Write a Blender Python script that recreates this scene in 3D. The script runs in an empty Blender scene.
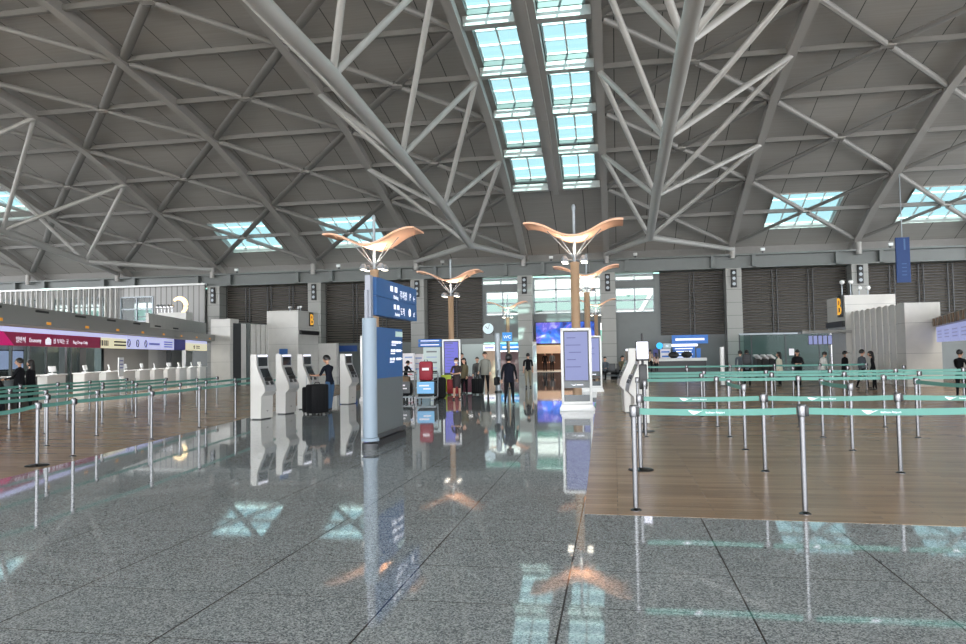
import bpy, bmesh, math, random
from mathutils import Vector, Matrix
random.seed(7)
PI = math.pi
S = bpy.context.scene
C = S.collection

# ------------------------------------------------------------------ camera
FPX, CX, CY, EYE = 732.4, 483.0, 322.0, 1.6
_t, _p, _r = [math.radians(a) for a in (10.098, 2.534, -0.93)]
_ct, _st, _cp, _sp = math.cos(_t), math.sin(_t), math.cos(_p), math.sin(_p)
_R0 = Vector((_ct, _st, 0)); FW = Vector((-_st*_cp, _ct*_cp, _sp)); _U0 = Vector((_st*_sp, -_ct*_sp, _cp))
RT = _R0*math.cos(_r) + _U0*math.sin(_r); UP = _U0*math.cos(_r) - _R0*math.sin(_r)
EYEP = Vector((0, 0, EYE))
def _ray(px, py): return FW + RT*((px-CX)/FPX) + UP*((CY-py)/FPX)
def atY(px, py, Y): d = _ray(px, py); return EYEP + d*(Y/d.y)
def atX(px, py, X): d = _ray(px, py); return EYEP + d*(X/d.x)
def atZ(px, py, Z=0.0): d = _ray(px, py); return EYEP + d*((Z-EYE)/d.z)
def atP(px, py, p0, n):
    d = _ray(px, py); n = Vector(n)
    return EYEP + d*((Vector(p0)-EYEP).dot(n)/d.dot(n))

cam = bpy.data.cameras.new('camera'); camo = bpy.data.objects.new('camera', cam); C.objects.link(camo)
cam.sensor_width = 36.0; cam.lens = FPX/966*36.0; cam.clip_start = 0.05; cam.clip_end = 600
camo.matrix_world = Matrix(((RT.x, UP.x, -FW.x, 0), (RT.y, UP.y, -FW.y, 0), (RT.z, UP.z, -FW.z, EYE), (0, 0, 0, 1)))
S.camera = camo

# ------------------------------------------------------------------ materials
def srgb(r, g, b):
    f = lambda c: (c/255/12.92) if c/255 <= 0.04045 else ((c/255+0.055)/1.055)**2.4
    return (f(r), f(g), f(b), 1)
MATS = {}
def mat(name, rgb, rough=0.5, metal=0.0, emit=None, estr=0.0, noise=0.0, nscale=20.0, spec=0.5):
    if name in MATS: return MATS[name]
    m = bpy.data.materials.new(name); m.use_nodes = True
    nt = m.node_tree; b = nt.nodes['Principled BSDF']
    col = srgb(*rgb)
    b.inputs['Roughness'].default_value = rough; b.inputs['Metallic'].default_value = metal
    b.inputs['Specular IOR Level'].default_value = spec
    if noise > 0:
        tc = nt.nodes.new('ShaderNodeTexCoord'); n = nt.nodes.new('ShaderNodeTexNoise')
        n.inputs['Scale'].default_value = nscale; n.inputs['Detail'].default_value = 5
        nt.links.new(tc.outputs['Object'], n.inputs['Vector'])
        r = nt.nodes.new('ShaderNodeValToRGB')
        r.color_ramp.elements[0].position = .3; r.color_ramp.elements[1].position = .7
        r.color_ramp.elements[0].color = tuple(c*(1-noise) for c in col[:3])+(1,)
        r.color_ramp.elements[1].color = tuple(min(1, c*(1+noise)) for c in col[:3])+(1,)
        nt.links.new(n.outputs['Fac'], r.inputs['Fac']); nt.links.new(r.outputs['Color'], b.inputs['Base Color'])
    else:
        b.inputs['Base Color'].default_value = col
    if emit is not None:
        b.inputs['Emission Color'].default_value = srgb(*emit); b.inputs['Emission Strength'].default_value = estr
    MATS[name] = m
    return m
def glass_mat(name, tint, refl=0.1, rough=0.0):
    m = bpy.data.materials.new(name); m.use_nodes = True; nt = m.node_tree; nt.nodes.clear()
    o = nt.nodes.new('ShaderNodeOutputMaterial'); mx = nt.nodes.new('ShaderNodeMixShader')
    t = nt.nodes.new('ShaderNodeBsdfTransparent'); g = nt.nodes.new('ShaderNodeBsdfGlossy')
    t.inputs['Color'].default_value = tuple(tint)+(1,); g.inputs['Roughness'].default_value = rough
    mx.inputs['Fac'].default_value = refl
    nt.links.new(t.outputs[0], mx.inputs[1]); nt.links.new(g.outputs[0], mx.inputs[2]); nt.links.new(mx.outputs[0], o.inputs['Surface'])
    MATS[name] = m; return m

# ------------------------------------------------------------------ mesh builder
class MB:
    """collects shapes; each shape may name its own material; build() links ONE mesh object"""
    def __init__(s): s.v = []; s.f = []; s.m = []; s.sm = []; s.mats = []
    def _mi(s, m):
        if m is None: return 0
        if m not in s.mats: s.mats.append(m)
        return s.mats.index(m)
    def add(s, vs, fs, m=None, smooth=False):
        b = len(s.v); s.v += [Vector(v) for v in vs]; mi = s._mi(m)
        for f in fs: s.f.append([b+i for i in f]); s.m.append(mi); s.sm.append(smooth)
        return s
    def box(s, c, d, rz=0.0, m=None, ch=0.0, M=None):
        """box of size d centred at c, rotated rz about z; ch>0 chamfers the edges"""
        x, y, z = d[0]/2, d[1]/2, d[2]/2
        if ch > 0:
            ch = min(ch, x*.49, y*.49, z*.49)
            bm = bmesh.new(); bmesh.ops.create_cube(bm, size=1)
            for v in bm.verts: v.co = Vector((v.co.x*2*x, v.co.y*2*y, v.co.z*2*z))
            bmesh.ops.bevel(bm, geom=bm.edges[:], offset=ch, segments=2, profile=.5, affect='EDGES')
            vs = [v.co.copy() for v in bm.verts]; fs = [[v.index for v in f.verts] for f in bm.faces]; bm.free()
        else:
            vs = [Vector((sx*x, sy*y, sz*z)) for sz in (-1, 1) for sy in (-1, 1) for sx in (-1, 1)]
            fs = [(0, 2, 3, 1), (4, 5, 7, 6), (0, 1, 5, 4), (2, 6, 7, 3), (0, 4, 6, 2), (1, 3, 7, 5)]
        R = Matrix.Rotation(rz, 3, 'Z') if M is None else M
        return s.add([R @ v + Vector(c) for v in vs], fs, m)
    def bar(s, a, b, w, h, m=None, up=(0, 0, 1)):
        """rectangular bar from a to b, w wide, h deep along up"""
        a, b = Vector(a), Vector(b); d = (b-a); L = d.length; d.normalize()
        u = Vector(up); sx = d.cross(u).normalized(); uz = sx.cross(d).normalized()
        vs = []
        for p in (a, b):
            for i, j in ((-1, -1), (1, -1), (1, 1), (-1, 1)): vs.append(p + sx*(i*w/2) + uz*(j*h/2))
        return s.add(vs, [(0, 3, 2, 1), (4, 5, 6, 7), (0, 1, 5, 4), (1, 2, 6, 5), (2, 3, 7, 6), (3, 0, 4, 7)], m)
    def tube(s, pts, r, n=10, m=None, caps=True, sx=1.0, up=None):
        """round tube along pts; r a number or one per point; sx flattens along up"""
        pts = [Vector(p) for p in pts]; k = len(pts)
        rs = [r]*k if isinstance(r, (int, float)) else list(r)
        d0 = (pts[1]-pts[0]).normalized()
        u = Vector(up) if up is not None else (Vector((0, 0, 1)) if abs(d0.z) < .9 else Vector((1, 0, 0)))
        rings = []
        for i, p in enumerate(pts):
            if i == 0: d = pts[1]-pts[0]
            elif i == k-1: d = pts[-1]-pts[-2]
            else: d = (pts[i+1]-pts[i]).normalized() + (pts[i]-pts[i-1]).normalized()
            d.normalize(); a = d.cross(u)
            if a.length < 1e-4: a = d.cross(Vector((0, 1, 0)))
            a.normalize(); b = a.cross(d).normalized()
            rings.append([p + a*(math.cos(2*PI*j/n)*rs[i]) + b*(math.sin(2*PI*j/n)*rs[i]*sx) for j in range(n)])
        vs = [v for R in rings for v in R]; fs = []
        for i in range(k-1):
            for j in range(n):
                fs.append((i*n+j, i*n+(j+1) % n, (i+1)*n+(j+1) % n, (i+1)*n+j))
        s.add(vs, fs, m, True)
        if caps:
            s.add(rings[0], [list(range(n))], m); s.add(rings[-1], [list(range(n))[::-1]], m)
        return s
    def lathe(s, prof, c=(0, 0, 0), n=16, m=None, axis='Z', smooth=True):
        """prof: (radius, height) pairs from bottom to top"""
        vs = []; k = len(prof)
        for r, z in prof:
            for j in range(n):
                a = 2*PI*j/n; v = Vector((r*math.cos(a), r*math.sin(a), z))
                if axis == 'X': v = Vector((v.z, v.x, v.y))
                if axis == 'Y': v = Vector((v.x, v.z, v.y))
                vs.append(v+Vector(c))
        fs = [(i*n+j, i*n+(j+1) % n, (i+1)*n+(j+1) % n, (i+1)*n+j) for i in range(k-1) for j in range(n)]
        b = len(s.v); s.add(vs, fs, m, smooth)
        s.add(vs[:n], [list(range(n))[::-1]], m); s.add(vs[-n:], [list(range(n))], m)
        return s
    def prism(s, poly, ax, lo, hi, m=None):
        """2-D polygon extruded along axis ax ('X': poly in (y,z), 'Y': poly in (x,z), 'Z': poly in (x,y))"""
        def P(p, t): return Vector((t, p[0], p[1])) if ax == 'X' else (Vector((p[0], t, p[1])) if ax == 'Y' else Vector((p[0], p[1], t)))
        n = len(poly); vs = [P(p, lo) for p in poly] + [P(p, hi) for p in poly]
        fs = [list(range(n))[::-1], list(range(n, 2*n))] + [(i, (i+1) % n, n+(i+1) % n, n+i) for i in range(n)]
        return s.add(vs, fs, m)
    def ball(s, c, r, m=None, n=12, k=8):
        r = (r, r, r) if isinstance(r, (int, float)) else r
        vs = []; 
        for i in range(1, k):
            for j in range(n):
                a, b = PI*i/k, 2*PI*j/n
                vs.append(Vector((c[0]+r[0]*math.sin(a)*math.cos(b), c[1]+r[1]*math.sin(a)*math.sin(b), c[2]+r[2]*math.cos(a))))
        t = len(vs); vs += [Vector((c[0], c[1], c[2]+r[2])), Vector((c[0], c[1], c[2]-r[2]))]
        fs = [(i*n+j, (i+1)*n+j, (i+1)*n+(j+1) % n, i*n+(j+1) % n) for i in range(k-2) for j in range(n)]
        fs += [(t, j, (j+1) % n) for j in range(n)] + [(t+1, (k-2)*n+(j+1) % n, (k-2)*n+j) for j in range(n)]
        return s.add(vs, fs, m, True)
    def build(s, name, m=None, parent=None, loc=(0, 0, 0), rz=0.0, fix=True):
        me = bpy.data.meshes.new(name)
        me.from_pydata([tuple(v) for v in s.v], [], s.f)
        mats = list(s.mats) or [m]
        if m is not None and m not in mats: mats = mats
        for q in mats: me.materials.append(q)
        me.polygons.foreach_set('material_index', s.m); me.polygons.foreach_set('use_smooth', s.sm)
        if fix:
            bm = bmesh.new(); bm.from_mesh(me); bmesh.ops.remove_doubles(bm, verts=bm.verts[:], dist=1e-5)
            bmesh.ops.recalc_face_normals(bm, faces=bm.faces[:]); bm.to_mesh(me); bm.free()
            try: me.set_sharp_from_angle(angle=math.radians(40))
            except Exception: pass
        me.update()
        o = bpy.data.objects.new(name, me); C.objects.link(o)
        o.location = loc; o.rotation_euler = (0, 0, rz)
        if parent is not None: o.parent = parent
        return o

def tag(o, label=None, cat=None, group=None, kind=None):
    if label: o['label'] = label
    if cat: o['category'] = cat
    if group: o['group'] = group
    if kind: o['kind'] = kind
    return o
def struct(o, label=None): return tag(o, label, None, None, 'structure')
def empty(name, loc=(0, 0, 0), rz=0.0):
    o = bpy.data.objects.new(name, None); C.objects.link(o); o.location = loc; o.rotation_euler = (0, 0, rz)
    o.empty_display_size = .2
    return o
def children_of(o): return [c for c in C.objects if c.parent == o]
def copy_tree(root, kids, loc, rz=0.0, name=None):
    """kids: list of (part, [subparts]); copies thing, parts and sub-parts"""
    r = root.copy(); C.objects.link(r); r.location = loc; r.rotation_euler = (0, 0, rz)
    for p, subs in kids:
        c = p.copy(); C.objects.link(c); c.parent = r
        for q in subs:
            d = q.copy(); C.objects.link(d); d.parent = c
    return r

FONT = bpy.data.curves.new('f', 'FONT').font
def text_mesh(txt, h, depth=0.004):
    """outline letters of height h as mesh data in the XY plane, origin at the left baseline; returns (verts, faces, width)"""
    cu = bpy.data.curves.new('lettering', 'FONT'); cu.body = txt; cu.size = h/0.72; cu.extrude = depth/2; cu.resolution_u = 2
    o = bpy.data.objects.new('lettering', cu); C.objects.link(o)
    dg = bpy.context.evaluated_depsgraph_get(); dg.update()
    me = o.evaluated_get(dg).to_mesh()
    vs = [v.co.copy() for v in me.vertices]; fs = [list(p.vertices) for p in me.polygons]
    o.evaluated_get(dg).to_mesh_clear(); bpy.data.objects.remove(o); bpy.data.curves.remove(cu)
    w = max((v.x for v in vs), default=0)
    return vs, fs, w
def put_text(mb, txt, h, org, xdir, m, align='L', depth=0.004, zdir=(0, 0, 1), squeeze=1.0):
    vs, fs, w = text_mesh(txt, h, depth)
    if not vs: return 0
    xd = Vector(xdir).normalized(); zd = Vector(zdir); nd = xd.cross(zd)
    off = {'L': 0, 'C': -w*squeeze/2, 'R': -w*squeeze}[align]
    mb.add([Vector(org) + xd*(v.x*squeeze+off) + zd*v.y + nd*v.z for v in vs], fs, m)
    return w*squeeze
# ------------------------------------------------------------------ palette
panel = mat('roof panel grey', (128, 126, 123), .6, 0, noise=.04, nscale=3)
steel = mat('painted roof steel', (158, 155, 151), .45, .1)
purl = mat('purlin grey', (116, 114, 111), .5)
truss_m = mat('white truss steel', (176, 175, 172), .35, .15)
brace_m = mat('brace grey', (136, 134, 131), .4)
stone = mat('light wall stone', (205, 203, 198), .35, 0, noise=.05, nscale=2)
stone_d = mat('grey wall panel', (98, 103, 101), .4, 0, noise=.04, nscale=1.5)
pillar_m = mat('pillar panel grey', (150, 151, 150), .35, 0, noise=.04, nscale=2)
dark = mat('black plastic', (22, 22, 24), .4)
charcoal = mat('charcoal metal', (60, 62, 64), .4, .3)
white = mat('white lacquer', (232, 233, 232), .25)
chrome = mat('brushed stainless', (200, 200, 202), .22, 1.0)
alu = mat('satin aluminium', (150, 158, 164), .4, .3)
blue = mat('sign blue', (30, 78, 134), .5)
lum = mat('backlit white', (240, 240, 250), .5, 0, (235, 238, 255), 1.0)
skyglass = glass_mat('cyan roof glazing', (.20, .34, .36), .06)
clear = glass_mat('clear glazing', (.18, .20, .197), .06)
bright = glass_mat('bright glazing', (.62, .68, .70), .04)
greenglass = glass_mat('green glazing', (.45, .60, .58), .006)

# ---- node materials for the big surfaces
def line_mask(nt, sep_out, period, offset, width):
    """1 where |frac((v-offset)/period)| lies within width of a joint"""
    a = nt.nodes.new('ShaderNodeMath'); a.operation = 'SUBTRACT'; a.inputs[1].default_value = offset
    nt.links.new(sep_out, a.inputs[0])
    b = nt.nodes.new('ShaderNodeMath'); b.operation = 'DIVIDE'; b.inputs[1].default_value = period; nt.links.new(a.outputs[0], b.inputs[0])
    c = nt.nodes.new('ShaderNodeMath'); c.operation = 'FRACT'; nt.links.new(b.outputs[0], c.inputs[0])
    d = nt.nodes.new('ShaderNodeMath'); d.operation = 'LESS_THAN'; d.inputs[1].default_value = width/period; nt.links.new(c.outputs[0], d.inputs[0])
    return d.outputs[0]
def mixc(nt, fac, a, b):
    m = nt.nodes.new('ShaderNodeMix'); m.data_type = 'RGBA'
    for sock, v in ((m.inputs[0], fac), (m.inputs[6], a), (m.inputs[7], b)):
        if hasattr(v, 'is_linked') or hasattr(v, 'node'): nt.links.new(v, sock)
        else: sock.default_value = v
    return m.outputs[2]
def base_mat(name):
    m = bpy.data.materials.new(name); m.use_nodes = True; nt = m.node_tree; b = nt.nodes['Principled BSDF']
    tc = nt.nodes.new('ShaderNodeTexCoord'); sp = nt.nodes.new('ShaderNodeSeparateXYZ'); nt.links.new(tc.outputs['Object'], sp.inputs[0])
    MATS[name] = m
    return m, nt, b, tc, sp
def maxm(nt, a, b):
    q = nt.nodes.new('ShaderNodeMath'); q.operation = 'MAXIMUM'; nt.links.new(a, q.inputs[0]); nt.links.new(b, q.inputs[1]); return q.outputs[0]

TILE = 1.135
granite, nt, b, tc, sp = base_mat('polished speckled granite')
no = nt.nodes.new('ShaderNodeTexVoronoi'); no.inputs['Scale'].default_value = 110; no.inputs['Randomness'].default_value = 1
nt.links.new(tc.outputs['Object'], no.inputs['Vector'])
r1 = nt.nodes.new('ShaderNodeValToRGB'); r1.color_ramp.elements[0].position = .15; r1.color_ramp.elements[1].position = .95
r1.color_ramp.elements[0].color = srgb(100, 108, 112); r1.color_ramp.elements[1].color = srgb(192, 200, 203)
sx_ = nt.nodes.new('ShaderNodeSeparateXYZ'); nt.links.new(no.outputs['Color'], sx_.inputs[0]); nt.links.new(sx_.outputs['X'], r1.inputs['Fac'])
nb = nt.nodes.new('ShaderNodeTexNoise'); nb.inputs['Scale'].default_value = .7; nt.links.new(tc.outputs['Object'], nb.inputs['Vector'])
j = maxm(nt, line_mask(nt, sp.outputs['X'], TILE, -0.36, .012), line_mask(nt, sp.outputs['Y'], .8, 0.7, .008))
col = mixc(nt, j, r1.outputs['Color'], srgb(38, 41, 43))
nt.links.new(col, b.inputs['Base Color'])
b.inputs['Roughness'].default_value = .035; b.inputs['IOR'].default_value = 1.85; b.inputs['Specular IOR Level'].default_value = .6

woodm, nt, b, tc, sp = base_mat('oak strip flooring')
mp = nt.nodes.new('ShaderNodeMapping'); mp.inputs['Scale'].default_value = (1.0, 9, 1); nt.links.new(tc.outputs['Object'], mp.inputs['Vector'])
no = nt.nodes.new('ShaderNodeTexNoise'); no.inputs['Scale'].default_value = 1.6; no.inputs['Detail'].default_value = 6; nt.links.new(mp.outputs[0], no.inputs['Vector'])
br = nt.nodes.new('ShaderNodeTexBrick'); br.offset = .37; br.inputs['Scale'].default_value = 1.0
br.inputs['Brick Width'].default_value = 1.5; br.inputs['Row Height'].default_value = .11; br.inputs['Mortar Size'].default_value = .002
br.inputs['Color1'].default_value = srgb(178, 150, 120); br.inputs['Color2'].default_value = srgb(154, 128, 102); br.inputs['Mortar'].default_value = srgb(100, 82, 64)
br.inputs['Bias'].default_value = 0.0
nt.links.new(tc.outputs['Object'], br.inputs['Vector'])
r1 = nt.nodes.new('ShaderNodeValToRGB'); r1.color_ramp.elements[0].color = (.7, .7, .7, 1); r1.color_ramp.elements[1].color = (1.15, 1.12, 1.1, 1)
nt.links.new(no.outputs['Fac'], r1.inputs['Fac'])
mm = nt.nodes.new('ShaderNodeMix'); mm.data_type = 'RGBA'; mm.blend_type = 'MULTIPLY'; mm.inputs[0].default_value = 1
nt.links.new(br.outputs['Color'], mm.inputs[6]); nt.links.new(r1.outputs['Color'], mm.inputs[7]); nt.links.new(mm.outputs[2], b.inputs['Base Color'])
b.inputs['Roughness'].default_value = .25

ceil_m, nt, b, tc, sp = base_mat('ribbed roof deck')
j = line_mask(nt, sp.outputs['X'], 2.4, 0.35, .05)
wv = nt.nodes.new('ShaderNodeTexNoise'); wv.inputs['Scale'].default_value = 1; mp = nt.nodes.new('ShaderNodeMapping'); mp.inputs['Scale'].default_value = (.3, 8, 1)
nt.links.new(tc.outputs['Object'], mp.inputs['Vector']); nt.links.new(mp.outputs[0], wv.inputs['Vector'])
c0 = mixc(nt, wv.outputs['Fac'], srgb(142, 139, 135), srgb(160, 157, 152))
nt.links.new(mixc(nt, j, c0, srgb(52, 51, 50)), b.inputs['Base Color']); b.inputs['Roughness'].default_value = .6

louv_m, nt, b, tc, sp = base_mat('dark louvre blades')
j = line_mask(nt, sp.outputs['Z'], .22, 0, .07)
nt.links.new(mixc(nt, j, srgb(92, 89, 84), srgb(44, 43, 41)), b.inputs['Base Color']); b.inputs['Roughness'].default_value = .4

ribw_m, nt, b, tc, sp = base_mat('ribbed metal cladding')
j = line_mask(nt, sp.outputs['X'], .55, 0, .12)
nt.links.new(mixc(nt, j, srgb(158, 157, 155), srgb(108, 107, 105)), b.inputs['Base Color']); b.inputs['Roughness'].default_value = .4

pil_m, nt, b, tc, sp = base_mat('pillar cladding with joints')
j = line_mask(nt, sp.outputs['Z'], 1.05, .2, .03)
nt.links.new(mixc(nt, j, srgb(142, 142, 137), srgb(84, 86, 84)), b.inputs['Base Color']); b.inputs['Roughness'].default_value = .35

marb_m, nt, b, tc, sp = base_mat('white marble cladding')
no = nt.nodes.new('ShaderNodeTexNoise'); no.inputs['Scale'].default_value = .9; no.inputs['Detail'].default_value = 8; no.inputs['Distortion'].default_value = 1.2
nt.links.new(tc.outputs['Object'], no.inputs['Vector'])
c0 = mixc(nt, no.outputs['Fac'], srgb(180, 179, 174), srgb(206, 204, 198))
j = line_mask(nt, sp.outputs['Z'], 1.25, .1, .015)
nt.links.new(mixc(nt, j, c0, srgb(130, 130, 128)), b.inputs['Base Color']); b.inputs['Roughness'].default_value = .3

# ------------------------------------------------------------------ roof geometry
PROF = [(-30, 13.4), (-20, 14.9), (-12, 16.2), (-5, 17.2), (1, 18.0), (7, 18.55), (12, 18.85), (16.9, 19.05), (21.6, 19.1), (26.3, 18.95), (30.97, 18.5), (35.62, 17.79), (40.44, 17.05), (45.03, 16.12), (49.24, 14.75), (53.42, 13.27), (58, 11.71), (62, 9.95), (64.5, 8.85)]
def zr(y):
    for (a, za), (b_, zb) in zip(PROF, PROF[1:]):
        if a <= y <= b_: return za + (zb-za)*(y-a)/(b_-a)
    return PROF[0][1] if y < PROF[0][0] else PROF[-1][1]
KY = [62.0, 58.0, 53.42, 49.24, 45.03, 40.44, 35.62, 30.97, 26.3, 21.6, 16.9, 12.0, 7.0, 1.0, -5.0, -12.0]
RIBX = [-74.6, -65.0, -55.4, -45.8, -36.1, -26.3, -16.8, -7.4, -0.44, 9.6, 19.1, 28.8, 38.4, 48.0]
DECK = 0.85           # deck lies this far above the rib undersides
def deck(x, y): return Vector((x, y, zr(y)+DECK))

# skylight openings: (x0, x1, y0, y1)
SKY = []
for xa, xb in ((-36.1, -26.3), (-26.3, -16.8), (9.6, 19.1), (19.1, 28.8), (28.8, 38.4)):
    xm = (xa+xb)/2; SKY.append((xm-2.45, xm+2.5, 56.5, 60.95))
SKY.append((-52.2, -46.6, 48.3, 53.0))
MID = []
for i in range(2, 9):
    y1, y0 = KY[i]-.32, KY[i+1]+.32
    MID.append((-6.85, -4.52, y0, y1)); MID.append((-3.3, -.98, y0, y1))
xs = sorted(set([-76, 50] + RIBX + [v for r in SKY+MID for v in r[:2]]))
ys = sorted(set([p[0] for p in PROF] + [v for r in SKY+MID for v in r[2:]]))
cb = MB()
for xa, xb in zip(xs, xs[1:]):
    for ya, yb in zip(ys, ys[1:]):
        cx_, cy_ = (xa+xb)/2, (ya+yb)/2
        if any(r[0] < cx_ < r[1] and r[2] < cy_ < r[3] for r in SKY+MID): continue
        cb.add([deck(xa, ya), deck(xb, ya), deck(xb, yb), deck(xa, yb)], [(0, 1, 2, 3)])
o = cb.build('ceiling', ceil_m); struct(o, 'grey ribbed metal roof deck arching over the departure hall')

for x in RIBX:
    rb = MB()
    pts = [p for p in PROF if p[0] >= -30]
    w, h = .48, .55
    vs = []
    for y, z in pts: vs += [(x-w/2, y, z), (x+w/2, y, z), (x+w/2, y, z+h), (x-w/2, y, z+h)]
    n = len(pts); fs = [(0, 1, 2, 3), (4*n-4, 4*n-1, 4*n-2, 4*n-3)]
    for i in range(n-1):
        for q in range(4): fs.append((4*i+q, 4*i+(q+1) % 4, 4*i+4+(q+1) % 4, 4*i+4+q))
    rb.add(vs, fs)
    struct(rb.build('roof_rib', steel), 'curved grey roof rib running from the back wall overhead')
for i, y in enumerate(KY[1:14], 1):
    for xa, xb in zip(RIBX, RIBX[1:]):
        if xa == -7.4: continue
        pb = MB(); pb.box(((xa+xb)/2, y, zr(y)+.34), (xb-xa-.48, .24, .28))
        struct(pb.build('roof_purlin', purl), 'straight purlin between two roof ribs')
# diagonal braces: crossed members in every cell of one bay by two purlin spacings
for xa, xb in zip(RIBX, RIBX[1:]):
    if xa == -7.4: continue
    for k in range(0, 10, 2):
        y0, y1, y2 = KY[k], KY[k+1], KY[k+2]; xm = (xa+xb)/2
        zc = .24
        P = lambda x, y: Vector((x, y, zr(y)+zc))
        for kind, (q0, q1) in (('round', ((xa, y2), (xb, y0))), ('flat', ((xb, y2), (xa, y0)))):
            for (s0, s1) in (((q0[0], q0[1]), (xm, y1)), ((xm, y1), (q1[0], q1[1]))):
                a, b_ = P(*s0), P(*s1); d = (b_-a).normalized(); a = a+d*.35; b_ = b_-d*.3
                t = MB()
                if kind == 'round': t.tube([a, b_], .17, 8)
                else: t.tube([a+Vector((0, 0, .02)), b_+Vector((0, 0, .02))], .27, 10, sx=.4)
                struct(t.build('roof_brace', brace_m if kind == 'round' else purl), 'diagonal brace crossing a roof bay')
        t = MB(); t.box((xm, y1, zr(y1)+.2), (.7, .45, .12)); struct(t.build('brace_gusset', steel), 'gusset plate where roof braces cross')

# inclined tube trusses
def truss(xr_in, xr_out, xc):
    """xr_in the rib nearest the chord; xr_out the other rib"""
    root = empty('roof_truss', (xc, 53.42, 0)); struct(root, 'inclined white tube truss hung under the roof between two pillars')
    off = Vector(root.location)
    ch = [(xc, 53.42, 9.78), (xc, 45.03, 10.98), (xc, 35.62, 11.75), (xc, 26.3, 12.4), (xc, 16.9, 12.55), (xc, 7, 12.4), (xc, -5, 11.6)]
    t = MB(); t.tube([Vector(p)-off for p in ch], [.28, .29, .30, .31, .31, .31, .31], 18); t.ball(Vector(ch[0])-off, .30)
    t.build('chord', truss_m, root)
    for xr in (xr_in, xr_out):
        t = MB(); t.tube([Vector(ch[0])-off, Vector((xr, 61.4, 9.75))-off], [.23, .17], 14); t.build('raking_strut', truss_m, root)
        rk = [3, 5, 7, 9, 11]
        for i, p in enumerate(ch[:5]):
            for kk in (2*i+1, 2*i+3):
                if kk < 3 or kk >= 12: continue
                y = KY[kk]
                e = Vector((xr, y, zr(y)+.1))
                t = MB(); t.tube([Vector(p)-off, e-off], .15, 10); t.build('web_tube', truss_m, root)
truss(-7.4, -16.8, -10.4); truss(-.44, 9.6, 2.72); truss(-45.8, -36.1, -42.7)

# central ridge between the two skylight strips and cross beams
t = MB()
yy = [KY[i] for i in range(2, 10)]
for (xa, xb, dz, hh) in ((-4.45, -3.37, .25, .6), (-4.1, -3.72, -.05, .3)):
    for ya, yb in zip(yy, yy[1:]):
        vs = []
        for y in (ya, yb): vs += [(xa, y, zr(y)+dz), (xb, y, zr(y)+dz), (xb, y, zr(y)+dz+hh), (xa, y, zr(y)+dz+hh)]
        t.add(vs, [(0, 1, 5, 4), (1, 2, 6, 5), (2, 3, 7, 6), (3, 0, 4, 7), (0, 3, 2, 1), (4, 5, 6, 7)])
struct(t.build('ceiling_trim', steel), 'long service spine between the two strips of roof glazing')
for i in range(2, 9):
    for xa, xb in ((-7.1, -4.45), (-3.37, -.72)):
        y = KY[i]; t = MB(); t.box(((xa+xb)/2, y, zr(y)+.52), (xb-xa, .55, .5)); struct(t.build('skylight_beam', truss_m), 'pale cross beam between skylight panes')

def skylight(r, nx, ny, label, lift=.4):
    x0, x1, y0, y1 = r; xm, ym = (x0+x1)/2, (y0+y1)/2
    root = empty('skylight', (xm, ym, zr(ym)+DECK)); struct(root, label)
    off = Vector(root.location)
    L = lambda x, y, dz: Vector((x, y, zr(y)+DECK+dz))-off
    t = MB()
    for (xa, ya, xb, yb) in ((x0, y0, x1, y0), (x1, y0, x1, y1), (x1, y1, x0, y1), (x0, y1, x0, y0)):
        t.add([L(xa, ya, -.1), L(xb, yb, -.1), L(xb, yb, lift), L(xa, ya, lift)], [(0, 1, 2, 3)])
    t.build('curb', steel if nx > 2 else MATS['grey wall panel'], root)
    t = MB(); t.add([L(x0, y0, lift), L(x1, y0, lift), L(x1, y1, lift), L(x0, y1, lift)], [(0, 1, 2, 3)])
    t.build('glass', skyglass, root, fix=False)
    t = MB()
    for i in range(nx+1):
        x = x0+(x1-x0)*i/nx; t.bar(L(x, y0, lift-.06), L(x, y1, lift-.06), .09, .14)
    for j_ in range(ny+1):
        y = y0+(y1-y0)*j_/ny; t.bar(L(x0, y, lift-.08), L(x1, y, lift-.08), .09, .12)
    t.build('glazing_bars', white, root)
for r in SKY: skylight(r, 4, 3, 'square roof light with white glazing bars')
for r in MID: skylight(r, 2, 3, 'pane of the long central roof light', .35)

# ------------------------------------------------------------------ floors
t = MB(); t.add([(-76, -14, 0), (50, -14, 0), (50, 63, 0), (-76, 63, 0)], [(0, 1, 2, 3)])
struct(t.build('floor', granite), 'polished grey granite floor in large square slabs')
t = MB(); t.prism([(-.33, 7.42), (3.2, 7.22), (30, 5.7), (30, 44), (-.95, 44)], 'Z', .0, .002)
struct(t.build('floor_wood_right', woodm), 'oak strip floor under the barriers beside the aisle')
t = MB(); t.prism([(-7.75, 5.0), (-8.33, 8.8), (-8.94, 13), (-9.6, 17.4), (-10.8, 25.5), (-13, 40), (-60, 40), (-60, 5)], 'Z', .0, .002)
struct(t.build('floor_wood_left', woodm), 'oak strip floor in front of the check-in counters')

# ------------------------------------------------------------------ back wall
ORD = ['first', 'second', 'third', 'fourth', 'fifth', 'sixth', 'seventh', 'eighth', 'ninth', 'tenth', 'eleventh', 'twelfth']
YW = 62.9
def panel_box(name, xa, xb, za, zb, m, y0=YW, th=.3, label=None):
    t = MB(); t.box(((xa+xb)/2, y0+th/2, (za+zb)/2), (xb-xa, th, zb-za)); return struct(t.build(name, m), label)
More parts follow.
